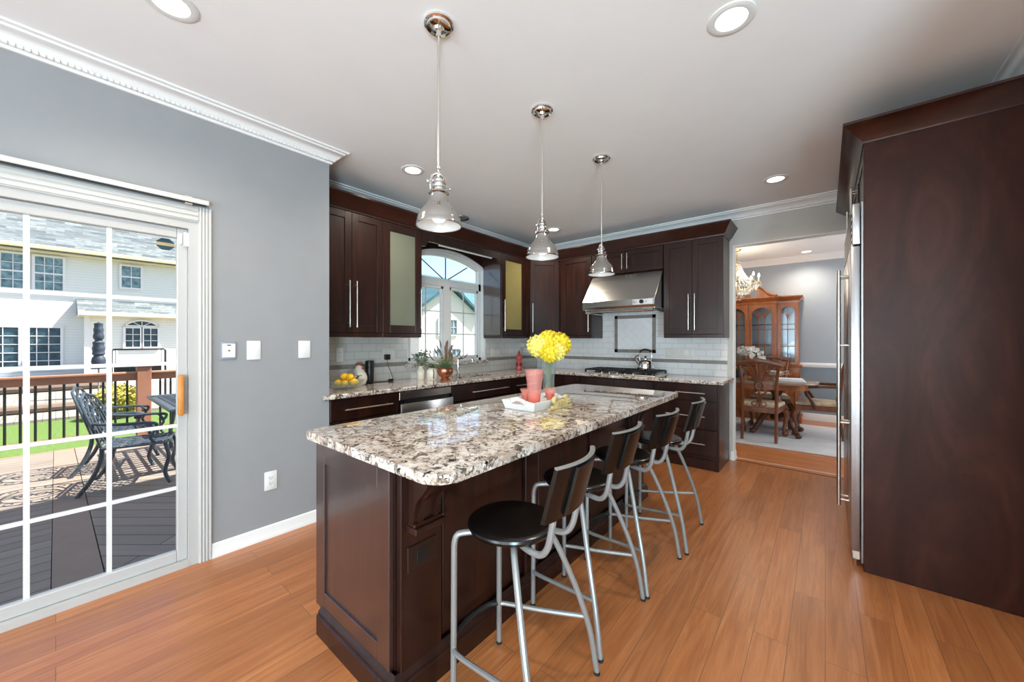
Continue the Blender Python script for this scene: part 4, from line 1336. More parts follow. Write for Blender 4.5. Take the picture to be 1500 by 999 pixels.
# ================================================================== CEILING LIGHTS
def can_light(i, x, y, label, group='recessed ceiling lights', energy=48, zc=ZC):
    r = thing('recessed_light', label, 'ceiling light', (x, y, zc), 0, group)
    t = MB(); t.lathe([(0.062, -0.001), (0.064, -0.006), (0.082, -0.008), (0.094, -0.004), (0.096, 0.0)], seg=36)
    t.build('trim_ring', 'white', r)
    t = MB(); t.lathe([(0, -0.0035), (0.063, -0.0035), (0.063, -0.002), (0, -0.002)], seg=36)
    t.build('lens', 'lens', r)
    l = lamp('recessed_and_fill_beam', 'SPOT', (x, y, zc - 0.03), energy, WARM, (0, 0, 0), spot_size=R(150), spot_blend=0.9, shadow_soft_size=0.06)
    return r
cans = [(-2.13, 0.31, 'recessed ceiling light over the patio door end, cut by the top of the photo'),
        (-0.32, 1.907, 'large recessed ceiling light nearest the refrigerator panel'),
        (-2.652, 1.904, 'small recessed ceiling light left of the nearest pendant shade'),
        (-2.68, 4.07, 'recessed ceiling light in the far corner behind the middle pendant'),
        (-0.337, 4.047, 'recessed ceiling light in front of the dining room doorway')]
for i, (x, y, lab) in enumerate(cans):
    can_light(i, x, y, lab)
can_light(9, -0.232, 7.66, 'recessed ceiling light inside the dining room')
# unseen fill spots added at the ceiling behind the camera, no fixtures
for (x, y) in ((-2.1, -1.4), (-0.3, -1.4), (1.6, -1.0)):
    lamp('recessed_and_fill_beam', 'SPOT', (x, y, ZC - 0.02), 26, WARM, (0, 0, 0), spot_size=R(150), spot_blend=0.9, shadow_soft_size=0.06)

r = thing('ceiling_speaker', 'small dark round ceiling fixture beside the window crown molding', 'ceiling speaker', (-3.265, 3.0, ZC))
m = MB(); m.lathe([(0.07, 0), (0.07, -0.004), (0.10, -0.008), (0.104, 0)], seg=32); m.build('trim_ring', 'pewter', r)
m = MB(); m.lathe([(0, -0.004), (0.071, -0.003), (0.071, 0), (0, 0)], seg=32); m.build('grille', 'slate', r)

def pendant():
    r = thing('pendant_light', '', 'pendant light', (0, 0, ZC), 0, 'pewter pendants over the island')
    Z = lambda z: z - ZC
    m = MB()
    m.lathe([(0, Z(ZC)), (0.066, Z(ZC)), (0.066, -0.010), (0.060, -0.014), (0.056, -0.013), (0.053, -0.022), (0.040, -0.026), (0.026, -0.027), (0.022, -0.036), (0.012, -0.040), (0.009, -0.06), (0, -0.06)], seg=40)
    m.build('canopy', 'chrome', r)
    m = MB(); m.cyl((0, 0, -0.055), (0, 0, Z(2.085)), 0.0055, 10)
    m.lathe([(0.0055, Z(2.115)), (0.009, Z(2.112)), (0.009, Z(2.10)), (0.0055, Z(2.098))], seg=14)
    m.build('stem', 'nickel', r)
    m = MB()
    m.lathe([(0, Z(2.085)), (0.009, Z(2.085)), (0.012, Z(2.070)), (0.010, Z(2.062)), (0.019, Z(2.052)), (0.026, Z(2.048)), (0.026, Z(2.040)), (0.020, Z(2.036)), (0.020, Z(2.030)), (0.028, Z(2.027)), (0.028, Z(2.018)), (0.021, Z(2.013)), (0.021, Z(2.008)), (0.030, Z(2.004)), (0.030, Z(1.994)), (0, Z(1.99))], seg=28)
    m.build('socket', 'chrome', r)
    m = MB()
    m.tube(spl([(0, -0.043, Z(1.995)), (0, -0.044, Z(2.03)), (0, -0.032, Z(2.063)), (0, 0, Z(2.077)), (0, 0.032, Z(2.063)), (0, 0.044, Z(2.03)), (0, 0.043, Z(1.995))], 6), 0.0042, 8, flat=(1, 1.6))
    for sy in (-1, 1):
        m.cyl((0, sy * 0.036, Z(2.028)), (0, sy * 0.060, Z(2.028)), 0.004, 8)
        m.ball((0, sy * 0.062, Z(2.028)), 0.0075, (1, 0.7, 1), 10, 8)
    m.build('yoke', 'chrome', r)
    out = [(0.030, 2.000), (0.043, 1.998), (0.045, 1.990), (0.038, 1.985), (0.040, 1.975), (0.044, 1.958), (0.055, 1.938), (0.074, 1.918), (0.090, 1.895), (0.097, 1.872), (0.099, 1.860), (0.1015, 1.856), (0.1015, 1.844)]
    m = MB(); m.lathe([(a, Z(b)) for a, b in out] + [(0.0985, Z(1.844)), (0.0985, Z(1.856)), (0.096, Z(1.862)), (0.094, Z(1.873)), (0.087, Z(1.895)), (0.071, Z(1.916)), (0.052, Z(1.936)), (0.041, Z(1.957)), (0.030, Z(1.985))], seg=48)
    m.build('lamp_shade', 'pewter', r)
    m = MB(); m.lathe([(0.0980, Z(1.846)), (0.0955, Z(1.861)), (0.0932, Z(1.873)), (0.0862, Z(1.8945)), (0.0702, Z(1.9152)), (0.0512, Z(1.935)), (0.0402, Z(1.956)), (0.030, Z(1.975)), (0, Z(1.976))], seg=48)
    m.build('shade_lining', 'vinyl', r, label='white enamel inside of the shade')
    m = MB(); m.lathe([(0, Z(1.975)), (0.014, Z(1.970)), (0.016, Z(1.945)), (0.030, Z(1.925)), (0.036, Z(1.900)), (0.033, Z(1.880)), (0.020, Z(1.864)), (0, Z(1.859))], seg=24)
    m.build('bulb', 'bulb', r, label='glowing round bulb')
    return r
P0 = pendant()
for i, (x, y, lab) in enumerate([(-1.337, 1.098, 'nearest pewter bell pendant hanging over the island'), (-1.345, 1.915, 'middle pewter bell pendant hanging over the island'), (-1.343, 2.714, 'farthest pewter bell pendant, in front of the range hood')]):
    if i == 0:
        P0.location = (x, y, ZC); P0['label'] = lab
    else:
        dup(P0, (x, y, ZC), 0, lab)

# ================================================================== WALL PLATES
def plate_x(name, label, y0, y1, z0, z1, kind, x=XL, cat='wall plate', group=None, mat='plate'):
    """plate on a wall that faces +x"""
    yc, zc = (y0 + y1) / 2, (z0 + z1) / 2
    off = (x, yc, zc)
    r = thing(name, label, cat, off, 0, group)
    MB().box(x + 0.0005, x + 0.007, y0, y1, z0, z1, 0.003, 2).build('cover', mat, r, off=off)
    if kind == 'outlet':
        m = MB().box(x + 0.006, x + 0.009, yc - 0.018, yc + 0.018, zc - 0.035, zc + 0.035, 0.003, 1)
        m.build('receptacle', mat, r, off=off)
        m = MB()
        for dz in (-0.018, 0.018):
            for dy in (-0.007, 0.007):
                m.box(x + 0.0085, x + 0.0096, yc + dy - 0.0014, yc + dy + 0.0014, zc + dz - 0.002, zc + dz + 0.007)
            m.cyl((x + 0.0085, yc, zc + dz - 0.008), (x + 0.0096, yc, zc + dz - 0.008), 0.0025, 8)
        m.build('slots', 'black', r, off=off)
    elif kind == 'blank':
        m = MB()
        for dz in (-0.042, 0.042):
            m.cyl((x + 0.0065, yc, zc + dz), (x + 0.0078, yc, zc + dz), 0.003, 10)
        m.build('screw', 'white', r, off=off)
    elif kind == 'jack':
        m = MB().box(x + 0.006, x + 0.010, y0 + 0.008, y1 - 0.008, z0 + 0.012, z1 - 0.012, 0.003, 1)
        m.build('bracket', 'plate', r, off=off)
        m = MB(); m.lathe([(0.006, 0), (0.009, 0.001), (0.009, 0.005), (0.006, 0.006)], seg=14)
        m2 = MB().cyl((x + 0.009, yc, zc), (x + 0.013, yc, zc), 0.011, 14); m2.build('socket', 'cream', r, off=off)
        m.bm.free()
        MB().cyl((x + 0.0128, yc, zc), (x + 0.0138, yc, zc), 0.0045, 10).box(x + 0.009, x + 0.011, yc - 0.010, yc + 0.010, z1 - 0.024, z1 - 0.018).build('port', 'black', r, off=off)
    elif kind == 'switches':
        m = MB()
        n = max(1, round((y1 - y0) / 0.046))
        for k in range(n):
            q = y0 + (y1 - y0) * (k + 0.5) / n
            m.box(x + 0.006, x + 0.010, q - 0.016, q + 0.016, zc - 0.033, zc + 0.033, 0.002, 1)
        m.build('rocker', mat, r, off=off)
    return r
M['steel_grey'] = plain('grey metal wall bracket', srgb(150, 156, 170), 0.5, 0.2)
plate_x('phone_jack', 'grey metal wall phone jack plate next to the patio door', 0.652, 0.735, 1.212, 1.322, 'jack', mat='steel_grey')
plate_x('blank_wall_plate', 'white blank wall plate right beside the grey phone jack', 0.790, 0.868, 1.205, 1.328, 'blank')
plate_x('blank_wall_plate', 'white blank wall plate closest to the kitchen corner of the grey wall', 1.102, 1.182, 1.205, 1.328, 'blank')
plate_x('wall_outlet', 'white electrical outlet low on the grey wall', 0.890, 0.965, 0.322, 0.447, 'outlet', cat='outlet')
T1 = XK + 0.008
plate_x('surge_protector', 'white multi outlet adapter on tile left of the rooster', 1.648, 1.715, 1.135, 1.265, 'outlet', x=T1, cat='outlet')
sw = plate_x('wall_outlet', 'cream outlet and switch plate on tile behind black speaker', 2.118, 2.27, 1.130, 1.255, 'switches', x=T1, cat='outlet', mat='plate_tile')
plate_x('wall_outlet', 'cream switch plate on tile right of the arched window', 3.745, 3.92, 1.115, 1.235, 'switches', x=T1, cat='outlet', mat='plate_tile')
plate_x('wall_outlet', 'narrow outlet plate on window wall tile near the corner', 4.37, 4.45, 1.115, 1.235, 'outlet', x=T1, cat='outlet', mat='plate_tile')
# wide plate on the back wall
yb_ = YB - 0.008
o = thing('switch_plate', 'wide white four gang plate on tile right of the kettle', 'wall plate', (-1.355, yb_, 1.18))
oo = (-1.355, yb_, 1.18)
MB().box(-1.52, -1.192, yb_ - 0.007, yb_ - 0.0005, 1.118, 1.243, 0.003, 2).build('cover', 'plate_tile', o, off=oo)
m = MB()
for k in range(4):
    q = -1.52 + 0.328 * (k + 0.5) / 4
    m.box(q - 0.017, q + 0.017, yb_ - 0.010, yb_ - 0.006, 1.147, 1.214, 0.002, 1)
m.build('rocker', 'plate_tile', o, off=oo)
# black charger with its cord
o = thing('charger', 'black plug-in charger with thin cord trailing to the counter', 'charger', (T1 + 0.012, 2.155, 1.165))
oo = (T1 + 0.012, 2.155, 1.165)
MB().box(T1 + 0.0105, T1 + 0.055, 2.13, 2.182, 1.135, 1.19, 0.006).build('body', 'black', o, off=oo)
m = MB(); m.tube(spl([(T1 + 0.03, 2.156, 1.138), (T1 + 0.035, 2.165, 1.08), (T1 + 0.05, 2.19, 1.00), (T1 + 0.065, 2.20, 0.945), (T1 + 0.07, 2.18, 0.925), (T1 + 0.09, 2.12, 0.922), (T1 + 0.08, 2.05, 0.922), (T1 + 0.06, 1.99, 0.922)], 6), 0.0028, 6)
m.build('cord', 'black', o, off=oo)
MB().box(T1 + 0.055, T1 + 0.085, 2.15, 2.20, CT + 0.001, CT + 0.022, 0.005).build('cord_adapter', 'black', o, off=oo)

# ================================================================== ON THE WINDOW COUNTER
bx_, by_ = -3.17, 1.585
bo = thing('fruit_bowl', 'clear footed glass bowl of lemons at the left end of counter', 'bowl', (bx_, by_, CT))
m = MB(); m.lathe([(0, 0.004), (0.05, 0.004), (0.055, 0.0), (0.058, 0.002), (0.06, 0.012), (0.10, 0.028), (0.135, 0.052), (0.148, 0.074), (0.152, 0.076), (0.150, 0.070), (0.136, 0.046), (0.10, 0.020), (0.05, 0.008), (0, 0.008)], seg=36)
m.build('bowl', 'glass', bo)
lem = None
for k, (dx, dy, dz, a) in enumerate(((-0.03, -0.045, 0.062, 0.3), (0.045, -0.03, 0.060, 1.1), (0.01, 0.055, 0.060, 2.0), (-0.055, 0.03, 0.064, 0.8), (0.06, 0.045, 0.068, 2.6), (-0.01, 0.0, 0.112, 0.1), (0.045, 0.02, 0.110, 1.7))):
    labs = ['lemon at the back left of the glass bowl', 'lemon at the front left of the glass bowl', 'lemon at the right edge of the glass bowl', 'lemon at the back of the glass bowl', 'lemon at the front right of the glass bowl', 'upper lemon on the left of the heap', 'upper lemon on the right of the heap']
    if lem is None:
        m = MB()
        m.lathe([(0, -0.046), (0.006, -0.043), (0.012, -0.037), (0.022, -0.028), (0.030, -0.012), (0.032, 0.004), (0.027, 0.020), (0.020, 0.032), (0.008, 0.039), (0.004, 0.044), (0, 0.046)], seg=20)
        lem = m.build('lemon', 'lemon'); e = lem
    else:
        e = lem.copy(); COL.objects.link(e)
    e.location = (bx_ + dx, by_ + dy, CT + dz - 0.008)
    e.rotation_euler = (pi / 2, 0, a)
    e.scale = (0.9, 0.9, 0.9)
    tag(e, labs[k], 'lemon', 'lemons in the glass bowl')

ro = thing('rooster_jar', 'white ceramic rooster with red comb and blue markings', 'figurine', (-3.335, 1.795, CT), R(-40))
m = MB()
m.lathe([(0, 0), (0.045, 0), (0.062, 0.012), (0.074, 0.045), (0.075, 0.075), (0.064, 0.110), (0.045, 0.140), (0.030, 0.160), (0.022, 0.175), (0.012, 0.183), (0, 0.185)], seg=28)
m.ball((0, -0.052, 0.085), 0.045, (0.8, 1.2, 0.9), 14, 10)
m.build('body', 'cream', ro)
m = MB(); m.tube(spl([(0, 0.018, 0.183), (0, 0.008, 0.197), (0, -0.006, 0.192), (0, -0.016, 0.198), (0, -0.024, 0.182)], 5), 0.009, 8, flat=(1.1, 0.8)); m.build('comb', 'red', ro)
m = MB(); m.ball((0, 0.036, 0.150), 0.012, (0.7, 0.8, 1.3), 10, 8); m.ball((0.012, 0.03, 0.152), 0.009, (0.7, 0.8, 1.3), 10, 8); m.build('wattle', 'red', ro)
m = MB(); m.tube([(0, 0.024, 0.168), (0, 0.046, 0.163)], [0.008, 0.001], 8); m.build('beak', 'lemon', ro)
m = MB()
for s in (-1, 1):
    m.tube(spl([(s * 0.071, -0.02, 0.05), (s * 0.077, 0.0, 0.075), (s * 0.07, 0.015, 0.09), (s * 0.077, -0.005, 0.055)], 5), 0.009, 8, flat=(0.5, 1.4))
m.build('wing', 'blue_ink', ro)
m = MB()
for k in range(4):
    a0 = R(-60 + k * 26)
    pts = []
    for q in range(6):
        a = a0 + R(3 * q); z = 0.098 + 0.012 * sin(q * 1.9 + k)
        rr = 0.071 - (z - 0.085) * 0.4
        pts.append((rr * cos(a), rr * sin(a), z))
    m.tube(spl(pts, 4), 0.0022, 6)
m.build('script_marks', 'black', ro, label='dark brushed lettering strokes')

sp = thing('smart_speaker', 'tall black cylinder speaker on the window counter', 'speaker', (-3.375, 1.925, CT))
m = MB(); m.lathe([(0, 0), (0.038, 0), (0.040, 0.003), (0.040, 0.150), (0.0395, 0.152), (0.040, 0.154), (0.040, 0.212), (0.038, 0.216), (0, 0.216)], seg=36); m.build('body', 'black', sp)
m = MB(); m.lathe([(0.033, 0.2165), (0.036, 0.2185), (0.039, 0.2165)], seg=36); m.build('top_ring', 'blue_ink', sp)

def leaf_blade(m, p0, p1, w, up=(0, 0, 1)):
    p0, p1 = Vector(p0), Vector(p1)
    d = (p1 - p0)
    n = d.cross(Vector(up))
    n = n.normalized() * w if n.length > 1e-6 else Vector((w, 0, 0))
    mid = p0 + d * 0.45 + Vector(up).normalized() * (w * 0.5)
    V = [m.v(p0), m.v(mid + n), m.v(p1), m.v(mid - n)]
    m.face(V[:3]); m.face([V[0], V[2], V[3]])

mk = thing('milk_can_vase', 'cream milk can vase holding a sprig of grey green flowers', 'vase', (-3.33, 2.49, CT))
m = MB(); m.lathe([(0, 0), (0.042, 0), (0.044, 0.004), (0.044, 0.085), (0.040, 0.096), (0.024, 0.116), (0.022, 0.135), (0.027, 0.142), (0.022, 0.142), (0.018, 0.118), (0, 0.1)], seg=28); m.build('can', 'cream', mk)
m = MB()
random.seed(3)
fl = MB()
for k in range(20):
    a = random.uniform(0, 2 * pi); rad = random.uniform(0.03, 0.14); z = random.uniform(0.19, 0.30)
    tip = (rad * cos(a), rad * sin(a) * 0.9, z)
    m.tube([(0, 0, 0.10), (tip[0] * 0.3, tip[1] * 0.3, 0.16), tip], 0.0022, 5)
    for q in range(7):
        b = random.uniform(0, 2 * pi)
        c0 = Vector(tip) + Vector((random.uniform(-.012, .012), random.uniform(-.012, .012), random.uniform(-.04, .012)))
        leaf_blade(fl, c0, c0 + Vector((0.036 * cos(b), 0.036 * sin(b), random.uniform(-0.008, 0.03))), 0.014)
m.build('stems', 'stem', mk); fl.build('foliage', 'leaf_grey', mk, smooth=0)

ti = thing('cream_canister', 'cream milk can canister with gold drip beside the copper pot', 'canister', (-3.235, 2.565, CT))
m = MB(); m.lathe([(0, 0), (0.054, 0), (0.056, 0.004), (0.056, 0.090), (0.050, 0.100), (0.036, 0.112), (0.040, 0.118), (0.036, 0.118), (0, 0.11)], seg=28); m.build('can', 'cream', ti)
m = MB(); m.tube(spl([(0.040, -0.016, 0.108), (0.053, -0.020, 0.09), (0.0535, -0.018, 0.06), (0.0535, -0.022, 0.03), (0.0535, -0.018, 0.01)], 5), 0.006, 8, flat=(0.5, 1)); m.build('drip', 'brass', ti)
fl = MB()
for k in range(60):
    a = random.uniform(0, 2 * pi); rad = random.uniform(0.0, 0.05)
    c0 = Vector((rad * cos(a), rad * sin(a), random.uniform(0.112, 0.15)))
    leaf_blade(fl, c0, c0 + Vector((0.03 * cos(a), 0.03 * sin(a), random.uniform(-0.01, 0.02))), 0.008)
fl.build('foliage', 'leaf', ti, smooth=0)

cp_ = thing('copper_planter', 'copper footed pot with green herb plant and lavender spikes', 'plant', (-3.0, 2.545, CT))
m = MB(); m.lathe([(0, 0), (0.052, 0), (0.054, 0.006), (0.046, 0.016), (0.036, 0.028), (0.042, 0.038), (0.064, 0.052), (0.080, 0.078), (0.084, 0.105), (0.080, 0.118), (0.083, 0.130), (0.080, 0.132), (0.076, 0.118), (0, 0.112)], seg=36); m.build('pot', 'copper', cp_)
m = MB(); m.lathe([(0, 0.116), (0.077, 0.116)], seg=24); m.build('soil', 'timber', cp_)
st, fl, lv = MB(), MB(), MB()
random.seed(11)
for k in range(70):
    a = random.uniform(0, 2 * pi); lean = random.uniform(0.01, 0.11); hgt = random.uniform(0.05, 0.13)
    base_ = Vector((random.uniform(-.05, .05), random.uniform(-.05, .05), 0.115))
    tip = base_ + Vector((lean * cos(a), lean * sin(a), hgt))
    st.tube([base_, base_.lerp(tip, 0.5) + Vector((0, 0, 0.02)), tip], 0.0012, 4)
    for q in range(5):
        c0 = base_.lerp(tip, 0.25 + 0.15 * q)
        b = random.uniform(0, 2 * pi)
        leaf_blade(fl, c0, c0 + Vector((0.028 * cos(b), 0.028 * sin(b), random.uniform(0.0, 0.022))), 0.0045)
for (dx, dy, z) in ((0.02, -0.16, 0.34), (0.0, -0.11, 0.37), (-0.03, -0.05, 0.42), (0.0, 0.0, 0.36), (0.02, 0.075, 0.37), (0.03, 0.12, 0.33), (0.03, 0.20, 0.31), (0.05, 0.285, 0.28), (-0.01, -0.20, 0.28), (0.0, -0.07, 0.33)):
    p = spl([(0, 0, 0.115), (dx * 0.3, dy * 0.3, 0.2), (dx * 0.75, dy * 0.72, z - 0.06), (dx, dy, z)], 5)
    st.tube(p, 0.0014, 5)
    q = p[-7:]
    lv.tube(q, [0.003, 0.006, 0.0075, 0.0075, 0.007, 0.005, 0.002], 8)
st.build('stems', 'stem', cp_); fl.build('foliage', 'leaf', cp_, smooth=0); lv.build('lavender_heads', 'lavender', cp_, label='dusty purple lavender spikes')

dw_ = thing('driftwood_ornament', 'two upright brown driftwood pieces on the window sill', 'ornament', (-3.47, 2.99, WZ0 + 0.0185))
m = MB(); m.tube(spl([(0, -0.03, 0), (0.0, -0.028, 0.10), (0.0, -0.022, 0.20), (0.0, -0.008, 0.255)], 5), [0.017] * 4 + [0.016] * 5 + [0.015] * 4 + [0.010, 0.008, 0.005], 10); m.build('tall_piece', 'driftwood', dw_)
m = MB(); m.tube(spl([(0, 0.04, 0), (0.0, 0.045, 0.06), (0.0, 0.03, 0.12), (0.0, 0.055, 0.17), (0, 0.085, 0.20)], 5), [0.026] * 5 + [0.024] * 5 + [0.017] * 5 + [0.012, 0.010, 0.008, 0.007, 0.005, 0.004], 10); m.build('short_piece', 'driftwood', dw_)

sb = thing('soap_bottle', 'coral plastic soap bottle on the counter in the corner', 'bottle', (-3.35, 4.20, CT))
m = MB(); m.lathe([(0, 0), (0.040, 0), (0.044, 0.005), (0.044, 0.10), (0.036, 0.125), (0.044, 0.15), (0.044, 0.19), (0.020, 0.222), (0.016, 0.226), (0, 0.226)], seg=24); m.build('bottle', 'red_label', sb)
m = MB(); m.lathe([(0, 0.226), (0.017, 0.226), (0.017, 0.245), (0.010, 0.250), (0.008, 0.27), (0, 0.272)], seg=18); m.build('cap', 'red', sb)
m = MB(); m.lathe([(0.0445, 0.05), (0.0448, 0.052), (0.0448, 0.098), (0.0445, 0.10)], seg=24); m.build('label_band', 'red', sb)

# ================================================================== ON THE ISLAND
TZ = 0.9125
tr = thing('serving_tray', 'white wooden serving tray with cut-out handles on the island', 'tray', (-1.42, 1.93, TZ))
to = (-1.42, 1.93, TZ)
x0, x1, y0, y1 = -1.525, -1.305, 1.775, 2.095
fl_ = 0.016   # outward flare of the sides
m = MB().box(x0, x1, y0, y1, TZ + 0.0005, TZ + 0.010, 0.002, 1); m.build('tray_base', 'white', tr, off=to)
def side(ax, pos, sgn):
    m = MB()
    t, hgt = 0.009, 0.055
    def P(u, z, inner):
        o_ = pos + sgn * (fl_ * (z / hgt)) - (sgn * t if inner else 0)
        return (o_, u, TZ + z) if ax == 'x' else (u, o_, TZ + z)
    lo, hi = (y0, y1) if ax == 'x' else (x0, x1)
    def seg_(pts):
        A_ = [m.v(P(u, z, False)) for u, z in pts]; B_ = [m.v(P(u, z, True)) for u, z in pts]
        m.face(A_); m.face(B_[::-1])
        for i in range(len(pts)):
            m.face([A_[i], A_[(i + 1) % len(pts)], B_[(i + 1) % len(pts)], B_[i]])
    f = fl_
    if ax == 'x':
        seg_([(lo, 0.001), (hi, 0.001), (hi + f, hgt), (lo - f, hgt)])
    else:
        # end board rises to a handle hump with a half-moon opening
        mid = (lo + hi) / 2
        n = 12
        outer = [(lo - f + (hi - lo + 2 * f) * i / n, hgt + 0.026 * max(0, 1 - abs(i / n - 0.5) / 0.36)) for i in range(n + 1)]
        cut_lo, cut_hi = mid - 0.055, mid + 0.055
        cut = [(cut_lo + (cut_hi - cut_lo) * i / n, 0.034 + 0.024 * sin(pi * i / n)) for i in range(n + 1)]
        base_line = 0.034
        seg_([(lo, 0.001), (hi, 0.001), (hi + f * 0.6, base_line), (lo - f * 0.6, base_line)])
        seg_([(lo - f * 0.6, base_line), (cut_lo, base_line)] + [(p, q) for p, q in outer if p < cut_lo + 0.004][::-1])
        seg_([(cut_hi, base_line), (hi + f * 0.6, base_line)] + [(p, q) for p, q in outer if p > cut_hi - 0.004][::-1])
        top = [(p, q) for p, q in outer if cut_lo - 0.012 <= p <= cut_hi + 0.012]
        for (a, b) in zip(cut[:-1], cut[1:]):
            def at(u):
                i = (u - (lo - f)) / (hi - lo + 2 * f)
                return hgt + 0.026 * max(0, 1 - abs(i - 0.5) / 0.36)
            seg_([a, b, (b[0], at(b[0])), (a[0], at(a[0]))])
    m.build('tray_side', 'white', tr, off=to)
side('x', x0, -1); side('x', x1, 1); side('y', y0, -1); side('y', y1, 1)

def cup(name, label, x, y, r0, r1, h, fill, cat, group=None, flute=0):
    c = thing(name, label, cat, (x, y, TZ + 0.0105), 0, group)
    m = MB()
    m.lathe([(0, 0.003), (r0 * 0.9, 0.003), (r0, 0), (r0, 0.006), (r0 + (r1 - r0) * 0.25, h * 0.35), (r0 + (r1 - r0) * 0.55, h * 0.65), (r1, h), (r1 - 0.003, h), (r0 + (r1 - r0) * 0.55 - 0.003, h * 0.65), (r0 + (r1 - r0) * 0.25 - 0.003, h * 0.35), (r0 - 0.003, 0.008), (0, 0.008)], seg=12 if flute else 28)
    m.build('wall', 'pink_glass', c)
    def rad(z):
        t = z / h
        return (r0 + (r1 - r0) * (0.25 * t / 0.35 if t < 0.35 else 0.25 + 0.30 * (t - 0.35) / 0.30 if t < 0.65 else 0.55 + 0.45 * (t - 0.65) / 0.35)) - 0.0045
    m = MB(); m.lathe([(0, 0.009)] + [(rad(0.009 + (fill - 0.009) * k / 6), 0.009 + (fill - 0.009) * k / 6) for k in range(7)] + [(0, fill)], seg=24)
    m.build('drink', 'juice', c)
    return c
cup('pitcher', 'tall pink fluted plastic pitcher half full of orange drink', -1.405, 1.915, 0.036, 0.060, 0.225, 0.075, 'pitcher', flute=1)
cup('margarita_glass', 'pink tumbler of orange drink left of the pitcher', -1.500, 1.960, 0.018, 0.044, 0.092, 0.068, 'glass', 'pink tumblers on the tray')
cup('margarita_glass', 'pink tumbler of orange drink right of the pitcher, before the vase', -1.372, 2.040, 0.016, 0.044, 0.098, 0.072, 'glass', 'pink tumblers on the tray')

sg = thing('word_sign', 'gold wooden cut-out word sign leaning by the tray', 'sign', (-1.262, 1.99, TZ), 0)
cu = bpy.data.curves.new('word', 'FONT')
cu.body = 'Smile'; cu.size = 0.105; cu.extrude = 0.011; cu.offset = 0.0006; cu.shear = 0.3; cu.space_character = 0.86; cu.align_x = 'CENTER'; cu.bevel_depth = 0.001
tmp = bpy.data.objects.new('tmp', cu); COL.objects.link(tmp)
bpy.context.view_layer.update()
me = bpy.data.meshes.new_from_object(tmp.evaluated_get(bpy.context.evaluated_depsgraph_get()))
bpy.data.objects.remove(tmp, do_unlink=True)
ww = bpy.data.objects.new('letters', me); COL.objects.link(ww)
me.materials.clear(); me.materials.append(M['gold_wood'])
# stand the letters up, facing the stools (+x), reading towards +y
me.transform(Matrix(((0, 0, 1, 0), (1, 0, 0, 0), (0, 1, 0, 0.003), (0, 0, 0, 1))))
ww.parent = sg
MB().box(-0.013, 0.013, -0.125, 0.125, 0.0005, 0.012, 0.002, 1).build('sign_base', 'gold_wood', sg)

va = thing('flower_vase', 'flared clear glass vase of yellow hydrangeas behind the tray', 'vase', (-1.695, 2.50, TZ))
m = MB()
m.lathe([(0, 0.004), (0.040, 0.004), (0.044, 0.0), (0.046, 0.004), (0.045, 0.03), (0.048, 0.12), (0.056, 0.22), (0.068, 0.275), (0.066, 0.275), (0.053, 0.22), (0.044, 0.12), (0.041, 0.03), (0.038, 0.012), (0, 0.012)], seg=36)
m.build('vase_wall', 'glass', va)
m = MB()
random.seed(5)
for k in range(14):
    a = 2 * pi * k / 14; r_ = random.uniform(0.012, 0.032)
    b = a + random.uniform(1.5, 3.4)
    m.tube(spl([(r_ * cos(b), r_ * sin(b), 0.014), (0.5 * r_ * cos(a), 0.5 * r_ * sin(a), 0.13), (r_ * 1.2 * cos(a), r_ * 1.2 * sin(a), 0.25), (r_ * 2.4 * cos(a), r_ * 2.4 * sin(a), 0.33)], 4), 0.0042, 6)
m.build('stems', 'stem', va)
def bloom(c, r, n, mat, seed):
    random.seed(seed)
    m = MB()
    m.ball(c, r * 0.72, (1, 1, 1), 14, 10)
    for k in range(n):
        z = 1 - 2 * (k + 0.5) / n
        th = k * 2.39996
        d = Vector((sqrt(1 - z * z) * cos(th), sqrt(1 - z * z) * sin(th), z))
        q = Vector(c) + d * r * random.uniform(0.80, 1.0)
        ta = d.orthogonal().normalized(); tb_ = d.cross(ta)
        w = r * 0.44
        rot = random.uniform(0, pi)
        for j in range(4):
            an = rot + j * pi / 2
            e1 = ta * cos(an) + tb_ * sin(an); e2 = ta * cos(an + pi / 2) + tb_ * sin(an + pi / 2)
            V = [m.v(q), m.v(q + e1 * w * 0.55 + e2 * w * 0.4 + d * w * 0.1), m.v(q + e1 * w + d * w * 0.32), m.v(q + e1 * w * 0.55 - e2 * w * 0.4 + d * w * 0.1)]
            m.face(V)
    m.build('hydrangea_bloom', mat, va, smooth=0)
bloom((-0.055, -0.060, 0.375), 0.082, 90, 'petal_pale', 1)
bloom((0.060, 0.055, 0.385), 0.088, 90, 'petal', 2)
bloom((0.045, -0.045, 0.330), 0.075, 80, 'petal', 3)
bloom((-0.045, 0.055, 0.335), 0.078, 80, 'petal_pale', 4)
bloom((0.0, 0.0, 0.420), 0.075, 80, 'petal', 6)
bloom((0.075, 0.0, 0.335), 0.070, 70, 'petal_pale', 8)
# ================================================================== DINING ROOM
m = MB().box(-2.7, 1.2, 5.66, 7.52, 0.0, 0.012, 0.004, 1)
single('area_rug', m, 'rug', (-0.7, 6.6, 0), 'off white rug under the dining table', 'rug')

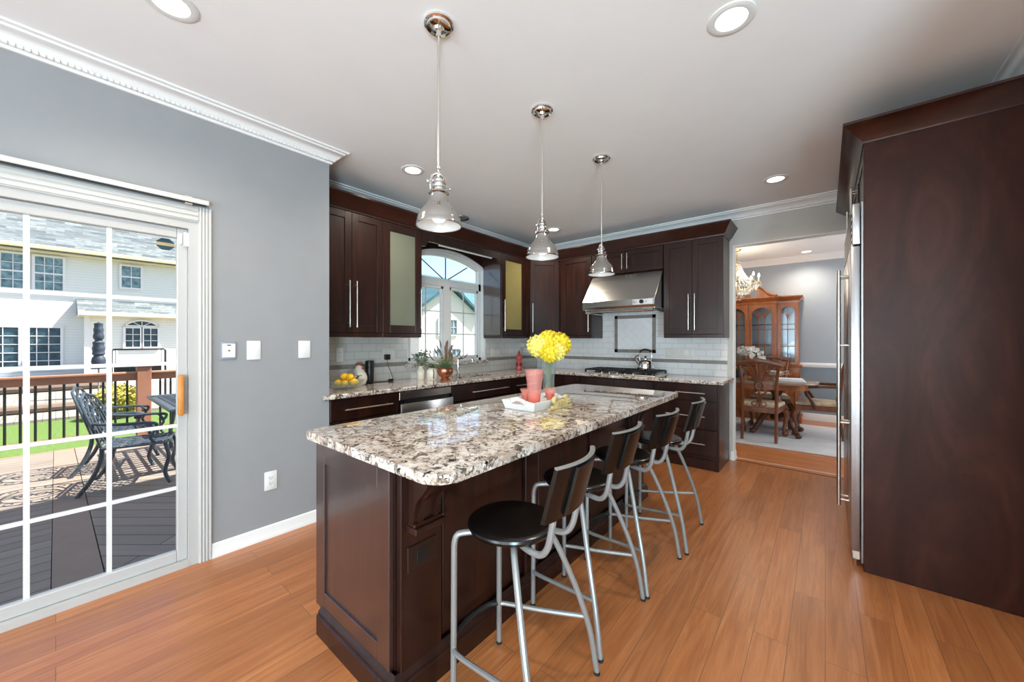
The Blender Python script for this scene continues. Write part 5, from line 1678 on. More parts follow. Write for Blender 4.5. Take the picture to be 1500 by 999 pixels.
TO = (-1.06, 6.62, 0)
tbl = thing('dining_table', 'rounded end dining table with polished top and carved legs', 'table', TO)
m = MB()
pts = []
for k in range(41):
    a = 2 * pi * k / 41
    e = 0.62
    cx_, sx_ = cos(a), sin(a)
    pts.append((TO[0] + 1.0 * math.copysign(abs(cx_) ** e, cx_), TO[1] + 0.49 * math.copysign(abs(sx_) ** e, sx_)))
m.prism(pts, 'z', 0.735, 0.765, 0.008, 2)
m.build('tabletop', 'marble_top', tbl, off=TO)
m = MB()
m.prism([(TO[0] + (x - TO[0]) * 0.90, TO[1] + (y - TO[1]) * 0.82) for x, y in pts], 'z', 0.655, 0.735)
m.build('apron', 'cherry', tbl, off=TO)
for sx in (-1, 1):
    cx = TO[0] + sx * 0.52
    m = MB()
    m.lathe([(0, 0.20), (0.075, 0.20), (0.085, 0.24), (0.06, 0.28), (0.085, 0.36), (0.09, 0.42), (0.06, 0.48), (0.05, 0.54), (0.08, 0.60), (0.10, 0.655), (0, 0.655)], (cx, TO[1], 0), 20)
    m.build('pedestal', 'cherry_dark', tbl, off=TO)
    for a in (45, 135, 225, 315):
        q = MB()
        ca, sa = cos(R(a)), sin(R(a))
        q.tube(spl([(cx + ca * 0.04, TO[1] + sa * 0.04, 0.32), (cx + ca * 0.16, TO[1] + sa * 0.16, 0.30), (cx + ca * 0.26, TO[1] + sa * 0.26, 0.18), (cx + ca * 0.34, TO[1] + sa * 0.34, 0.065)], 5), [0.042] * 6 + [0.040] * 5 + [0.032] * 5, 10)
        q.ball((cx + ca * 0.37, TO[1] + sa * 0.37, 0.047), 0.038, (1.15, 1.15, 0.92), 12, 8)
        q.build('leg', 'cherry_dark', tbl, off=TO)

def dining_chair(name, label, arms):
    """faces local +y, back at -y"""
    r = thing(name, label, 'dining chair', (0, 0, 0), 0, 'carved dining chairs')
    W, Wr, yb_, yf = 0.235, 0.187, -0.22, 0.22
    # seat rails
    m = MB()
    m.prism([(-Wr - 0.018, yb_ - 0.012), (Wr + 0.018, yb_ - 0.012), (W + 0.022, yf + 0.015), (-W - 0.022, yf + 0.015)], 'z', 0.365, 0.435, 0.006, 1)
    m.build('seat_rail', 'chair_wood', r)
    m = MB()
    m.prism([(-Wr - 0.008, yb_ + 0.018), (Wr + 0.008, yb_ + 0.018), (W + 0.014, yf + 0.010), (-W - 0.014, yf + 0.010)], 'z', 0.425, 0.485, 0.024, 4)
    m.build('seat_cushion', 'damask', r, label='patterned gold grey seat cushion')
    # rear legs run up into the back stiles
    for s in (-1, 1):
        m = MB()
        p = spl([(s * Wr, yb_ - 0.055, 0.0), (s * Wr, yb_ - 0.02, 0.2), (s * Wr, yb_, 0.40), (s * (Wr + 0.004), yb_ - 0.015, 0.62), (s * (Wr + 0.012), yb_ - 0.05, 0.84), (s * (Wr + 0.035), yb_ - 0.075, 0.985)], 5)
        m.tube(p, [0.019] * len(p), 8, flat=(1.0, 1.15))
        m.build('rear_leg', 'chair_wood', r)
    for s in (-1, 1):
        m = MB()
        p = spl([(s * W, yf, 0.37), (s * (W + 0.028), yf + 0.028, 0.30), (s * (W + 0.018), yf + 0.018, 0.18), (s * (W + 0.002), yf + 0.004, 0.09), (s * (W + 0.008), yf + 0.012, 0.05)], 5)
        n_ = len(p)
        m.tube(p, [0.040 - 0.020 * min(1, k / (n_ * 0.7)) for k in range(n_)], 10)
        m.ball((s * (W + 0.012), yf + 0.018, 0.036), 0.036, (1, 1, 1), 12, 8)
        for q in (-1, 0, 1):
            m.tube([(s * (W + 0.010) + q * 0.018, yf + 0.02, 0.066), (s * (W + 0.012) + q * 0.026, yf + 0.046, 0.04), (s * (W + 0.012) + q * 0.026, yf + 0.052, 0.012)], [0.011, 0.010, 0.007], 6)
        m.build('front_leg', 'chair_wood', r, label='cabriole front leg with claw and ball foot')
    # serpentine crest rail
    m = MB()
    yb2 = yb_ - 0.078
    p = spl([(-0.262, yb2, 0.985), (-0.235, yb2, 1.005), (-0.15, yb2 - 0.004, 1.022), (-0.06, yb2 - 0.008, 1.045), (0, yb2 - 0.010, 1.050), (0.06, yb2 - 0.008, 1.045), (0.15, yb2 - 0.004, 1.022), (0.235, yb2, 1.005), (0.262, yb2, 0.985)], 5)
    m.tube(p, 0.021, 8, flat=(1.35, 0.8))
    for k in range(-4, 5):
        m.tube([(k * 0.028, yb2 - 0.024, 1.030 - abs(k) * 0.003), (k * 0.034, yb2 - 0.022, 1.058 - abs(k) * 0.006)], 0.007, 6)
    m.build('crest_rail', 'chair_wood', r)
    # pierced splat: fan of ribs, carved rosette, looped foot
    m = MB()
    def sy(z):
        return yb_ - 0.005 - max(0, z - 0.45) * 0.125
    for x0, x1 in ((-0.135, -0.030), (-0.085, -0.020), (-0.028, -0.008), (0.028, 0.008), (0.085, 0.020), (0.135, 0.030)):
        m.tube(spl([(x0, sy(1.01), 1.012), (x0 * 0.95, sy(0.95), 0.95), (x0 * 0.55 + x1 * 0.3, sy(0.86), 0.86), (x1, sy(0.77), 0.77)], 5), 0.0088, 6, flat=(1.1, 0.7))
    m.tube([(0.046 * cos(2 * pi * k / 20), sy(0.725 + 0.055 * sin(2 * pi * k / 20)), 0.725 + 0.055 * sin(2 * pi * k / 20)) for k in range(20)], 0.014, 8, closed=True)
    for x0, x1 in ((-0.05, -0.022), (0.05, 0.022)):
        m.tube(spl([(x0 * 0.9, sy(0.70), 0.69), (x0 * 1.5, sy(0.64), 0.635), (x1, sy(0.57), 0.575), (x1 * 0.9, sy(0.50), 0.50)], 5), 0.012, 6)
        m.tube([(x0 * 1.05 + 0.030 * cos(2 * pi * k / 14), sy(0.475), 0.478 + 0.026 * sin(2 * pi * k / 14)) for k in range(14)], 0.009, 6, closed=True)
    m.tube(spl([(0, sy(0.67), 0.67), (0.006, sy(0.6), 0.60), (0, sy(0.52), 0.52), (0, sy(0.45), 0.44)], 4), 0.010, 6)
    m.build('back_splat', 'chair_wood', r, label='pierced carved back splat')
    if arms:
        for s in (-1, 1):
            m = MB()
            m.tube(spl([(s * (Wr + 0.01), yb_ - 0.02, 0.70), (s * (W + 0.02), -0.05, 0.695), (s * (W + 0.045), 0.10, 0.685), (s * (W + 0.05), 0.185, 0.695), (s * (W + 0.045), 0.215, 0.678)], 5), 0.020, 8)
            m.tube(spl([(s * (W + 0.045), 0.105, 0.68), (s * (W + 0.035), 0.115, 0.60), (s * (W + 0.020), 0.06, 0.50), (s * (W + 0.010), 0.02, 0.40)], 5), 0.020, 8)
            m.build('armrest', 'cherry_dark', r, label='dark curved armrest')
    return r
c1 = dining_chair('dining_chair', 'carved wooden dining chair seen from behind at near side of table', False)
c1.location = (-0.673, 6.150, 0.0); c1.rotation_euler = (0, 0, R(0))
dup(c1, (-0.66, 7.16, 0.016), R(184), 'carved dining chair across the table, back to the china cabinet')
c1.location.z = 0.016
c2 = dining_chair('dining_armchair', 'carved dining armchair at the right end of the table', True)
c2.location = (-0.085, 6.76, 0.016); c2.rotation_euler = (0, 0, R(90))

# place settings
m = MB()
m.lathe([(0, 0.004), (0.05, 0.0), (0.06, 0.002), (0.13, 0.016), (0.132, 0.020), (0.06, 0.008), (0, 0.008)], seg=32)
NZ = 0.766
single('dinner_plate', m.lathe([(0, 0.009), (0, 0.009)]) if False else m, 'silver', (0, 0, 0), 'silver charger plate on the dining table', 'plate').location = (-0.76, 6.42, NZ)
nk = thing('napkin_stack', 'folded white linen napkins on the near end of the dining table', 'napkins', (-0.38, 6.50, NZ), R(8))
for i in range(3):
    m = MB().box(-0.17 + i * 0.012, 0.17 - i * 0.01, -0.13 + i * 0.01, 0.13 - i * 0.008, 0.0005 + i * 0.013, 0.013 + i * 0.013, 0.006, 2)
    m.build('napkin', 'linen', nk)
sv = thing('sauce_boat', 'shiny silver serving dish on the dining table', 'serving dish', (-0.56, 6.72, NZ))
m = MB(); m.lathe([(0, 0), (0.05, 0), (0.052, 0.006), (0.018, 0.014), (0.02, 0.03), (0.08, 0.06), (0.105, 0.10), (0.110, 0.118), (0.106, 0.118), (0.07, 0.065), (0, 0.045)], seg=30); m.build('bowl', 'silver', sv)
m = MB(); m.tube(spl([(0.10, 0, 0.11), (0.145, 0, 0.13), (0.15, 0, 0.09), (0.09, 0, 0.07)], 5), 0.006, 8); m.build('handle', 'silver', sv)
# orchids
oc_ = thing('orchid', 'white orchid in a dark glass pot on the dining table', 'flower', (-1.02, 6.72, NZ))
m = MB(); m.lathe([(0, 0), (0.055, 0), (0.07, 0.02), (0.075, 0.10), (0.068, 0.12), (0, 0.11)], seg=24); m.build('pot', 'blue_ink', oc_)
m = MB(); pm = MB()
random.seed(21)
for k, (sx, sy_) in enumerate(((0.08, 0.02), (0.16, -0.04), (0.02, 0.08))):
    p = spl([(0, 0, 0.11), (sx * 0.2, sy_ * 0.2, 0.30), (sx * 0.7, sy_ * 0.7, 0.43), (sx * 1.5, sy_ * 1.5, 0.40), (sx * 2.0, sy_ * 2.0, 0.32)], 6)
    m.tube(p, 0.004, 6)
    for q in p[9::2]:
        for j in range(5):
            a = 2 * pi * j / 5 + random.random()
            e = Vector((cos(a) * 0.5, sin(a) * 0.5 - 0.3, random.uniform(-0.6, 0.6))).normalized()
            leaf_blade(pm, q, Vector(q) + e * 0.065, 0.032, (0, -1, 0.3))
for a in (0.3, 2.2, 4.2):
    leaf_blade(m, (0, 0, 0.11), (0.16 * cos(a), 0.16 * sin(a), 0.16), 0.035)
m.build('stems', 'stem', oc_); pm.build('petals', 'orchid', oc_, smooth=0)

# ---- china cabinet
HO_ = (-1.02, 7.85, 0)
hu = thing('china_cabinet', 'large carved cherry china cabinet with arched glass doors and broken pediment', 'cabinet', HO_)
cx = -1.02
yF, yS, yBk = 7.60, 7.66, 8.028
zc0, zc1 = 0.93, 1.945
# lower buffet
m = MB()
m.box(cx - 0.40, cx + 0.40, yF - 0.03, yBk, 0.10, 0.90).box(cx - 0.71, cx - 0.40, yS - 0.03, yBk, 0.10, 0.90).box(cx + 0.40, cx + 0.71, yS - 0.03, yBk, 0.10, 0.90)
m.box(cx - 0.42, cx + 0.42, yF - 0.045, yBk, 0.0, 0.11, 0.006, 1).box(cx - 0.73, cx + 0.73, yS - 0.045, yBk, 0.0, 0.11, 0.006, 1)
m.build('buffet_base', 'cherry', hu, off=HO_)
m = MB().box(cx - 0.425, cx + 0.425, yF - 0.05, yBk, 0.90, 0.93, 0.008, 2).box(cx - 0.735, cx + 0.735, yS - 0.05, yBk, 0.90, 0.93, 0.008, 2)
m.build('buffet_top', 'cherry', hu, off=HO_)
for x0, x1, yy in ((cx - 0.69, cx - 0.42, yS), (cx - 0.38, cx - 0.01, yF), (cx + 0.01, cx + 0.38, yF), (cx + 0.42, cx + 0.69, yS)):
    mm = MB(Matrix.Translation((0, yy - 0.05, 0)))
    shaker(mm, x0, x1, 0.14, 0.66, 0.05)
    d = mm.build('door', 'cherry', hu, off=HO_)
    MB().lathe([(0, 0), (0.012, 0.004), (0.012, 0.016), (0, 0.02)], ((x0 + x1) / 2, yy - 0.055, 0.60), 12).build('knob', 'brass', d, off=HO_)
    mm = MB().box(x0 + 0.002, x1 - 0.002, yy - 0.05, yy - 0.028, 0.68, 0.88, 0.004, 1)
    d = mm.build('drawer', 'cherry', hu, off=HO_)
    MB().tube(spl([((x0 + x1) / 2 - 0.04, yy - 0.052, 0.79), ((x0 + x1) / 2 - 0.02, yy - 0.07, 0.775), ((x0 + x1) / 2 + 0.02, yy - 0.07, 0.775), ((x0 + x1) / 2 + 0.04, yy - 0.052, 0.79)], 4), 0.004, 6).build('pull', 'brass', d, off=HO_)
# upper case
m = MB()
for x in (cx - 0.69, cx - 0.40, cx + 0.385, cx + 0.675):
    m.box(x, x + 0.016, yS + 0.01, yBk, zc0, zc1)
m.box(cx - 0.69, cx + 0.69, yBk - 0.012, yBk, zc0, zc1).box(cx - 0.69, cx + 0.69, yS + 0.01, yBk, zc1 - 0.01, zc1 + 0.005).box(cx - 0.69, cx + 0.69, yS + 0.01, yBk, zc0, zc0 + 0.02)
m.box(cx - 0.40, cx - 0.385, yF, yS + 0.02, zc0, zc1).box(cx + 0.385, cx + 0.40, yF, yS + 0.02, zc0, zc1)
m.build('upper_case', 'cherry', hu, off=HO_)
MB().box(cx - 0.67, cx + 0.67, yBk - 0.016, yBk - 0.0125, zc0 + 0.02, zc1 - 0.01).build('mirror_back', 'mirror', hu, off=HO_, label='mirrored back panel')
for z in (1.26, 1.60):
    MB().box(cx - 0.67, cx + 0.67, yS + 0.02, yBk - 0.02, z, z + 0.006).build('glass_shelf', 'pane', hu, off=HO_)
def glass_door(x0, x1, yy):
    m = MB()
    w = 0.048
    y0, y1 = yy - 0.012, yy + 0.010
    z0, z1 = zc0 + 0.005, zc1 - 0.005
    m.box(x0, x0 + w, y0, y1, z0, z1, 0.003, 1).box(x1 - w, x1, y0, y1, z0, z1, 0.003, 1).box(x0 + w, x1 - w, y0, y1, z0, z0 + w, 0.003, 1)
    # head cut to an arch
    A_ = arch(x0 + w, x1 - w, z1 - 0.17, z1 - 0.055, 12)
    for (a, za), (b, zb) in zip(A_[:-1], A_[1:]):
        m.prism([(a, za), (b, zb), (b, z1), (a, z1)], 'y', y0, y1)
    fr_ = m.build('door', 'cherry', hu, off=HO_)
    g = MB()
    xm = (x0 + x1) / 2
    # tracery: forked fan on each bar
    n = 2 if x1 - x0 > 0.33 else 1
    for k in range(n):
        xb = x0 + w + (x1 - x0 - 2 * w) * (k + 1) / (n + 1)
        g.tube([(xb, yy, z0 + w), (xb, yy, z1 - 0.27)], 0.006, 6)
        for s in (-1, -0.5, 0, 0.5, 1):
            g.tube(spl([(xb, yy, z1 - 0.27), (xb + s * 0.015, yy, z1 - 0.20), (xb + s * 0.055, yy, z1 - 0.14 - 0.01 * abs(s)), (xb + s * 0.062, yy, z1 - 0.10 - 0.05 * abs(s))], 4), 0.005, 6)
    for z in (z0 + 0.30, z0 + 0.58):
        g.tube([(x0 + w, yy, z), (x1 - w, yy, z)], 0.007, 6)
    g.build('tracery', 'cherry', fr_, off=HO_)
    MB().box(x0 + w - 0.005, x1 - w + 0.005, yy + 0.004, yy + 0.005, z0 + w - 0.005, z1 - 0.05).build('pane', 'pane', fr_, off=HO_)
glass_door(cx - 0.685, cx - 0.405, yS); glass_door(cx - 0.383, cx - 0.003, yF); glass_door(cx + 0.003, cx + 0.383, yF); glass_door(cx + 0.405, cx + 0.685, yS)
cpp = [(-0.02, zc1), (0.0, zc1), (0.004, zc1 + 0.035), (0.016, zc1 + 0.045), (0.050, zc1 + 0.090), (0.056, zc1 + 0.094), (0.056, zc1 + 0.115), (-0.02, zc1 + 0.115)]
m = MB()
m.sweep([(cx - 0.69, yBk), (cx - 0.69, yS - 0.015), (cx - 0.40, yS - 0.015), (cx - 0.40, yF - 0.015), (cx + 0.40, yF - 0.015), (cx + 0.40, yS - 0.015), (cx + 0.69, yS - 0.015), (cx + 0.69, yBk)], cpp)
m.box(cx - 0.68, cx + 0.68, yS + 0.0, yBk, zc1 + 0.08, zc1 + 0.112).box(cx - 0.39, cx + 0.39, yF, yS + 0.02, zc1 + 0.08, zc1 + 0.112)
m.build('cornice', 'cherry', hu, off=HO_)
for s in (-1, 1):
    m = MB()
    p = spl([(cx + s * 0.42, yF, zc1 + 0.135), (cx + s * 0.36, yF, zc1 + 0.135), (cx + s * 0.28, yF, zc1 + 0.175), (cx + s * 0.20, yF, zc1 + 0.255), (cx + s * 0.13, yF, zc1 + 0.300), (cx + s * 0.09, yF, zc1 + 0.29), (cx + s * 0.10, yF, zc1 + 0.26)], 5)
    m.tube(p, 0.018, 8, flat=(1, 1.5))
    base = [(q.x, q.z) for q in p[:22]]
    for a, b in zip(base[:-1], base[1:]):
        m.prism([(a[0], zc1 + 0.11), (b[0], zc1 + 0.11), b, a], 'y', yF + 0.004, yF + 0.018)
    m.build('pediment_scroll', 'cherry', hu, off=HO_)
m = MB(); m.lathe([(0, 0.11), (0.035, 0.11), (0.03, 0.15), (0.015, 0.17), (0.04, 0.21), (0.035, 0.25), (0.01, 0.28), (0, 0.32)], (cx, yF, zc1), 16)
m.build('finial', 'cherry', hu, off=HO_)

# ---- chandelier
CO = (-1.067, 6.80, ZC)
ch = thing('chandelier', 'brass and crystal chandelier with candle bulbs over the dining table', 'chandelier', CO)
m = MB(); m.lathe([(0, 0), (0.065, 0), (0.065, -0.010), (0.05, -0.022), (0.02, -0.034), (0, -0.036)], seg=28); m.build('canopy', 'brass', ch)
m = MB()
for k in range(9):
    zz = -0.04 - k * 0.022
    m.tube([(0.010 * cos(2 * pi * j / 10) * (1 if k % 2 else 0.3), 0.010 * cos(2 * pi * j / 10) * (0.3 if k % 2 else 1), zz - 0.012 + 0.015 * sin(2 * pi * j / 10)) for j in range(10)], 0.003, 5, closed=True)
m.build('chain', 'brass', ch)
m = MB(); m.lathe([(0, -0.22), (0.05, -0.225), (0.055, -0.235), (0.012, -0.25), (0.010, -0.36), (0.03, -0.40), (0.035, -0.44), (0.012, -0.48), (0.02, -0.56), (0.05, -0.60), (0.055, -0.63), (0.02, -0.68), (0.012, -0.72), (0, -0.74)], seg=20); m.build('stem', 'brass', ch)
NA = 8
for k in range(NA):
    a = 2 * pi * k / NA + 0.2
    ca, sa = cos(a), sin(a)
    m = MB(); m.tube(spl([(0.03 * ca, 0.03 * sa, -0.62), (0.13 * ca, 0.13 * sa, -0.66), (0.24 * ca, 0.24 * sa, -0.62), (0.29 * ca, 0.29 * sa, -0.55)], 5), 0.007, 6)
    m.lathe([(0, -0.55), (0.035, -0.545), (0.038, -0.535), (0.012, -0.53), (0, -0.53)], (0.29 * ca, 0.29 * sa, 0), 14)
    ar = m.build('arm', 'brass', ch)
    m = MB(); m.cyl((0.29 * ca, 0.29 * sa, -0.535), (0.29 * ca, 0.29 * sa, -0.455), 0.010, 10); m.build('candle', 'white', ar)
    m = MB(); m.lathe([(0, -0.455), (0.009, -0.450), (0.014, -0.432), (0.008, -0.405), (0, -0.392)], (0.29 * ca, 0.29 * sa, 0), 10); m.build('bulb', 'flame', ar)
    # swag of beads from the crown to the arm, and drops below
    m = MB()
    for da in (-0.26, 0.0, 0.26):
        for j in range(20):
            t = j / 19
            rr = 0.035 + 0.25 * t ** 1.15; zz = -0.20 - 0.33 * t - 0.09 * sin(pi * t)
            m.ball((rr * cos(a + da), rr * sin(a + da), zz), 0.0105, (1, 1, 1), 6, 5)
        m.tube([((0.035 + 0.25 * (j / 10) ** 1.15) * cos(a + da), (0.035 + 0.25 * (j / 10) ** 1.15) * sin(a + da), -0.20 - 0.033 * j - 0.09 * sin(pi * j / 10)) for j in range(11)], 0.002, 4)
    m.tube([(0.285 * cos(a + da * k2 / 4), 0.285 * sin(a + da * k2 / 4), -0.53) for da in (1.0,) for k2 in range(-2, 3)], 0.004, 5)
    m.tube([(0.285 * cos(a), 0.285 * sin(a), -0.53), (0.25 * cos(a), 0.25 * sin(a), -0.60), (0.10 * cos(a), 0.10 * sin(a), -0.70)], 0.003, 4)
    for j in range(6):
        t = (j + 0.5) / 6
        b = a + (t - 0.5) * 2 * pi / NA
        rr = 0.29 - 0.03 * sin(pi * t)
        m.lathe([(0, 0.0), (0.010, -0.014), (0.013, -0.035), (0, -0.065)], (rr * cos(b), rr * sin(b), -0.565 - 0.03 * sin(pi * t)), 6)
        m.lathe([(0, 0.0), (0.010, -0.014), (0.013, -0.035), (0, -0.065)], (0.17 * cos(b), 0.17 * sin(b), -0.645), 6)
    for j in range(4):
        b = a + j * pi / 2
        m.lathe([(0, 0.0), (0.008, -0.012), (0.011, -0.03), (0, -0.055)], (0.29 * ca + 0.030 * cos(b), 0.29 * sa + 0.030 * sin(b), -0.55), 6)
    for j in range(9):
        t = j / 8
        rr = 0.29 - 0.24 * t; zz = -0.56 - 0.17 * t + 0.03 * sin(pi * t) - 0.06 * t
        m.ball((rr * ca, rr * sa, zz), 0.010, (1, 1, 1), 6, 5)
    m.build('crystal_strand', 'crystal', ch)
lamp('chandelier_light', 'POINT', (CO[0], CO[1], 2.30), 22, (1.0, 0.85, 0.66), shadow_soft_size=0.28)
# ================================================================== OUTSIDE
DZ = -0.15
XD = -7.95
struct('ground_lawn', MB().box(-14.0, XD + 0.3, -14, 40, -0.75, -0.56).box(XD + 0.2, -3.64, 5, 40, -0.75, -0.56), 'grass', loc=(-10, 0, -0.56))
struct('ground_patio', MB().box(-60, -14.0, -30, 60, -0.75, -0.5), 'patio', loc=(-18, 0, -0.5))
dk = MB().prism([(XD, -6), (-3.06, -6), (-3.06, -0.02), (XD, -0.02)], 'z', DZ - 0.03, DZ)
struct('floor_deck_boards', dk, 'deck', loc=(-5, -2, DZ))
# wide border board from the door to the deck edge, slightly askew
dk = MB().prism([(-3.06, -0.016), (-3.06, 0.20), (XD, 0.16), (XD, -0.016)], 'z', DZ - 0.03, DZ + 0.001)
struct('floor_deck_border', dk, 'deck_plain', loc=(-5, 0.1, DZ))
dk = MB().prism([(-3.06, 0.206), (-3.06, 1.15), (-3.65, 1.15), (-3.65, 6), (XD, 6), (XD, 0.166)], 'z', DZ - 0.03, DZ)
struct('floor_deck_diagonal', dk, 'deck_diag', loc=(-5, 2, DZ))
struct('deck_skirt', MB().box(XD - 0.02, XD, -6, 6, -0.6, DZ), 'rail_wood', loc=(XD, 0, -0.3))

ro_ = (-8.05, 0.86, DZ)
rl_ = thing('deck_railing', 'tan deck railing with dark metal balusters along the deck edge', 'railing', ro_)
RZT, RZB = 0.86, -0.03
m = MB().box(-8.12, -7.98, -3.2, 0.78, RZT - 0.03, RZT, 0.006, 1).box(-8.07, -8.03, -3.2, 0.78, RZT - 0.13, RZT - 0.03)
m.box(-8.12, -7.98, 0.94, 3.6, RZT - 0.03, RZT, 0.006, 1).box(-8.07, -8.03, 0.94, 3.6, RZT - 0.13, RZT - 0.03)
m.build('top_rail', 'rail_wood', rl_, off=ro_)
m = MB().box(-8.09, -8.01, -3.2, 0.78, RZB - 0.035, RZB + 0.025, 0.004, 1).box(-8.09, -8.01, 0.94, 3.6, RZB - 0.035, RZB + 0.025, 0.004, 1)
m.build('bottom_rail', 'rail_wood', rl_, off=ro_)
for y in (-1.55, 0.86, 3.3):
    m = MB().box(-8.13, -7.97, y - 0.08, y + 0.08, -0.55, 0.93, 0.006, 1)
    m.prism([(-8.13, 0.93), (-7.97, 0.93), (-7.945, 0.97), (-8.155, 0.97)], 'y', y - 0.10, y + 0.10).box(-8.16, -7.94, y - 0.11, y + 0.11, 0.97, 0.995, 0.004, 1)
    m.build('post', 'rail_wood', rl_, off=ro_)
y = -3.1
while y < 3.5:
    if min(abs(y - q) for q in (-1.55, 0.86, 3.3)) > 0.09:
        MB().cyl((-8.05, y, RZB), (-8.05, y, RZT - 0.1), 0.0135, 8).build('baluster', 'iron', rl_, off=ro_)
    y += 0.122

# ---- cast metal garden furniture
def garden_chair():
    r = thing('garden_chair', '', 'outdoor chair', (0, 0, 0), 0, 'cast metal garden chairs on the deck')
    # seat lattice
    m = MB()
    zs, w, d0, d1 = 0.42, 0.25, -0.22, 0.25
    m.tube([(-w, d0, zs), (w, d0, zs), (w + 0.02, d1, zs), (-w - 0.02, d1, zs)], 0.016, 6, closed=True, flat=(0.6, 1.3))
    for i in range(-5, 10):
        a = -w + i * 0.075
        for sgn in (1, -1):
            p = []
            for k in range(11):
                t = k / 10
                x = (a - 0.1 + t * 0.47) * sgn
                yy = d0 + t * (d1 - d0)
                if -w <= x <= w:
                    p.append((x, yy, zs + 0.004 * sin(12 * t)))
            if len(p) > 1:
                m.tube(p, 0.0075, 5, flat=(0.6, 1.3))
    for i in range(4):
        for j in range(4):
            cxx, cyy = -w + 0.07 + i * 0.12, d0 + 0.07 + j * 0.11
            m.tube([(cxx + 0.032 * cos(q * pi / 5), cyy + 0.032 * sin(q * pi / 5), zs) for q in range(10)], 0.006, 5, closed=True)
    m.build('seat', 'cast', r)
    # scrolled oval back
    def bp(x, z):
        return (x, d0 - 0.01 - (z - 0.42) * 0.16 - 0.07 * ((z - 0.42) / 0.5) ** 2, z)
    m = MB()
    for s in (-1, 1):
        m.tube([bp(q.x, q.z) for q in spl([(s * 0.20, 0, 0.40), (s * 0.26, 0, 0.58), (s * 0.27, 0, 0.76), (s * 0.20, 0, 0.90), (s * 0.10, 0, 0.925), (0, 0, 0.955)], 5)], 0.012, 8)
        m.tube([bp(q.x, q.z) for q in spl([(s * 0.05, 0, 0.44), (s * 0.17, 0, 0.56), (s * 0.20, 0, 0.70), (s * 0.14, 0, 0.82), (s * 0.04, 0, 0.87)], 5)], 0.009, 6)
        m.tube([bp(q.x, q.z) for q in spl([(s * 0.02, 0, 0.48), (s * 0.10, 0, 0.58), (s * 0.10, 0, 0.72), (s * 0.02, 0, 0.80)], 5)], 0.010, 6)
        for zz, xx in ((0.53, 0.19), (0.64, 0.235), (0.76, 0.225), (0.85, 0.17)):
            m.tube([bp(s * xx + 0.028 * cos(q * pi / 5), zz + 0.028 * sin(q * pi / 5)) for q in range(10)], 0.006, 5, closed=True)
    m.tube([bp(0, 0.44), bp(0, 0.94)], 0.010, 6)
    for zz in (0.52, 0.62, 0.72, 0.83):
        m.tube([bp(0.045 * cos(q * pi / 6), zz + 0.04 * sin(q * pi / 6)) for q in range(12)], 0.008, 5, closed=True)
    m.tube([bp(-0.21, 0.45), bp(0.21, 0.45)], 0.012, 6)
    m.build('backrest', 'cast', r)
    for s in (-1, 1):
        m = MB(); m.tube(spl([(s * 0.22, d0, 0.42), (s * 0.24, d0 - 0.01, 0.30), (s * 0.265, d0 - 0.06, 0.15), (s * 0.30, d0 - 0.15, 0.0)], 5), 0.019, 8); m.build('leg', 'cast', r)
        m = MB(); m.tube(spl([(s * 0.25, d1 - 0.01, 0.42), (s * 0.265, d1 + 0.02, 0.28), (s * 0.25, d1 - 0.01, 0.12), (s * 0.26, d1 + 0.03, 0.0)], 5), 0.018, 8); m.build('leg', 'cast', r)
        m = MB()
        m.tube(spl([bp(s * 0.265, 0.68), (s * 0.29, -0.10, 0.655), (s * 0.30, 0.10, 0.65), (s * 0.30, 0.18, 0.63), (s * 0.29, 0.165, 0.585), (s * 0.285, 0.12, 0.595)], 5), 0.015, 8)
        m.tube(spl([(s * 0.29, 0.12, 0.645), (s * 0.285, 0.16, 0.56), (s * 0.265, 0.13, 0.49), (s * 0.255, 0.17, 0.42)], 5), 0.013, 8)
        m.build('armrest', 'cast', r)
    return r
g = garden_chair()
gl = [(-5.60, 0.56, -15, 'dark ornate metal garden chair nearest the patio door glass'),
      (-6.45, 0.52, -12, 'dark ornate metal garden chair just behind the nearest one, toward the railing'),
      (-7.42, 1.65, -90, 'dark ornate metal garden chair at the railing end of the deck table')]
for i, (x, y, a, lab) in enumerate(gl):
    if i == 0:
        g.location = (x, y, DZ); g.rotation_euler = (0, 0, R(a)); g['label'] = lab
    else:
        dup(g, (x, y, DZ + (0.0015 if False else 0)), R(a), lab)

gto = (-6.3, 1.75, DZ)
gt = thing('garden_table', 'dark cast metal lattice table on the deck', 'outdoor table', gto)
m = MB()
tx0, tx1, ty0, ty1, tz = -7.08, -5.55, 0.80, 2.75, DZ + 0.71
m.tube([(tx0, ty0, tz), (tx1, ty0, tz), (tx1, ty1, tz), (tx0, ty1, tz)], 0.022, 6, closed=True)
nx, ny = 14, 18
for i in range(1, nx):
    x = tx0 + (tx1 - tx0) * i / nx
    m.box(x - 0.016, x + 0.016, ty0, ty1, tz - 0.006, tz + 0.006)
for j in range(1, ny):
    y = ty0 + (ty1 - ty0) * j / ny
    m.box(tx0, tx1, y - 0.016, y + 0.016, tz - 0.006, tz + 0.006)
m.box(tx0, tx1, ty0, ty0 + 0.07, tz - 0.008, tz + 0.008).box(tx0, tx0 + 0.07, ty0, ty1, tz - 0.008, tz + 0.008).box(tx1 - 0.07, tx1, ty0, ty1, tz - 0.008, tz + 0.008)
m.build('tabletop', 'cast', gt, off=gto)
for x in (-6.95, -5.68):
    for y in (1.02, 2.6):
        m = MB(); m.tube(spl([(x, y, tz), (x + 0.02, y + 0.02, DZ + 0.5), (x - 0.02, y - 0.01, DZ + 0.2), (x, y, DZ)], 5), 0.024, 8); m.build('leg', 'cast', gt, off=gto)

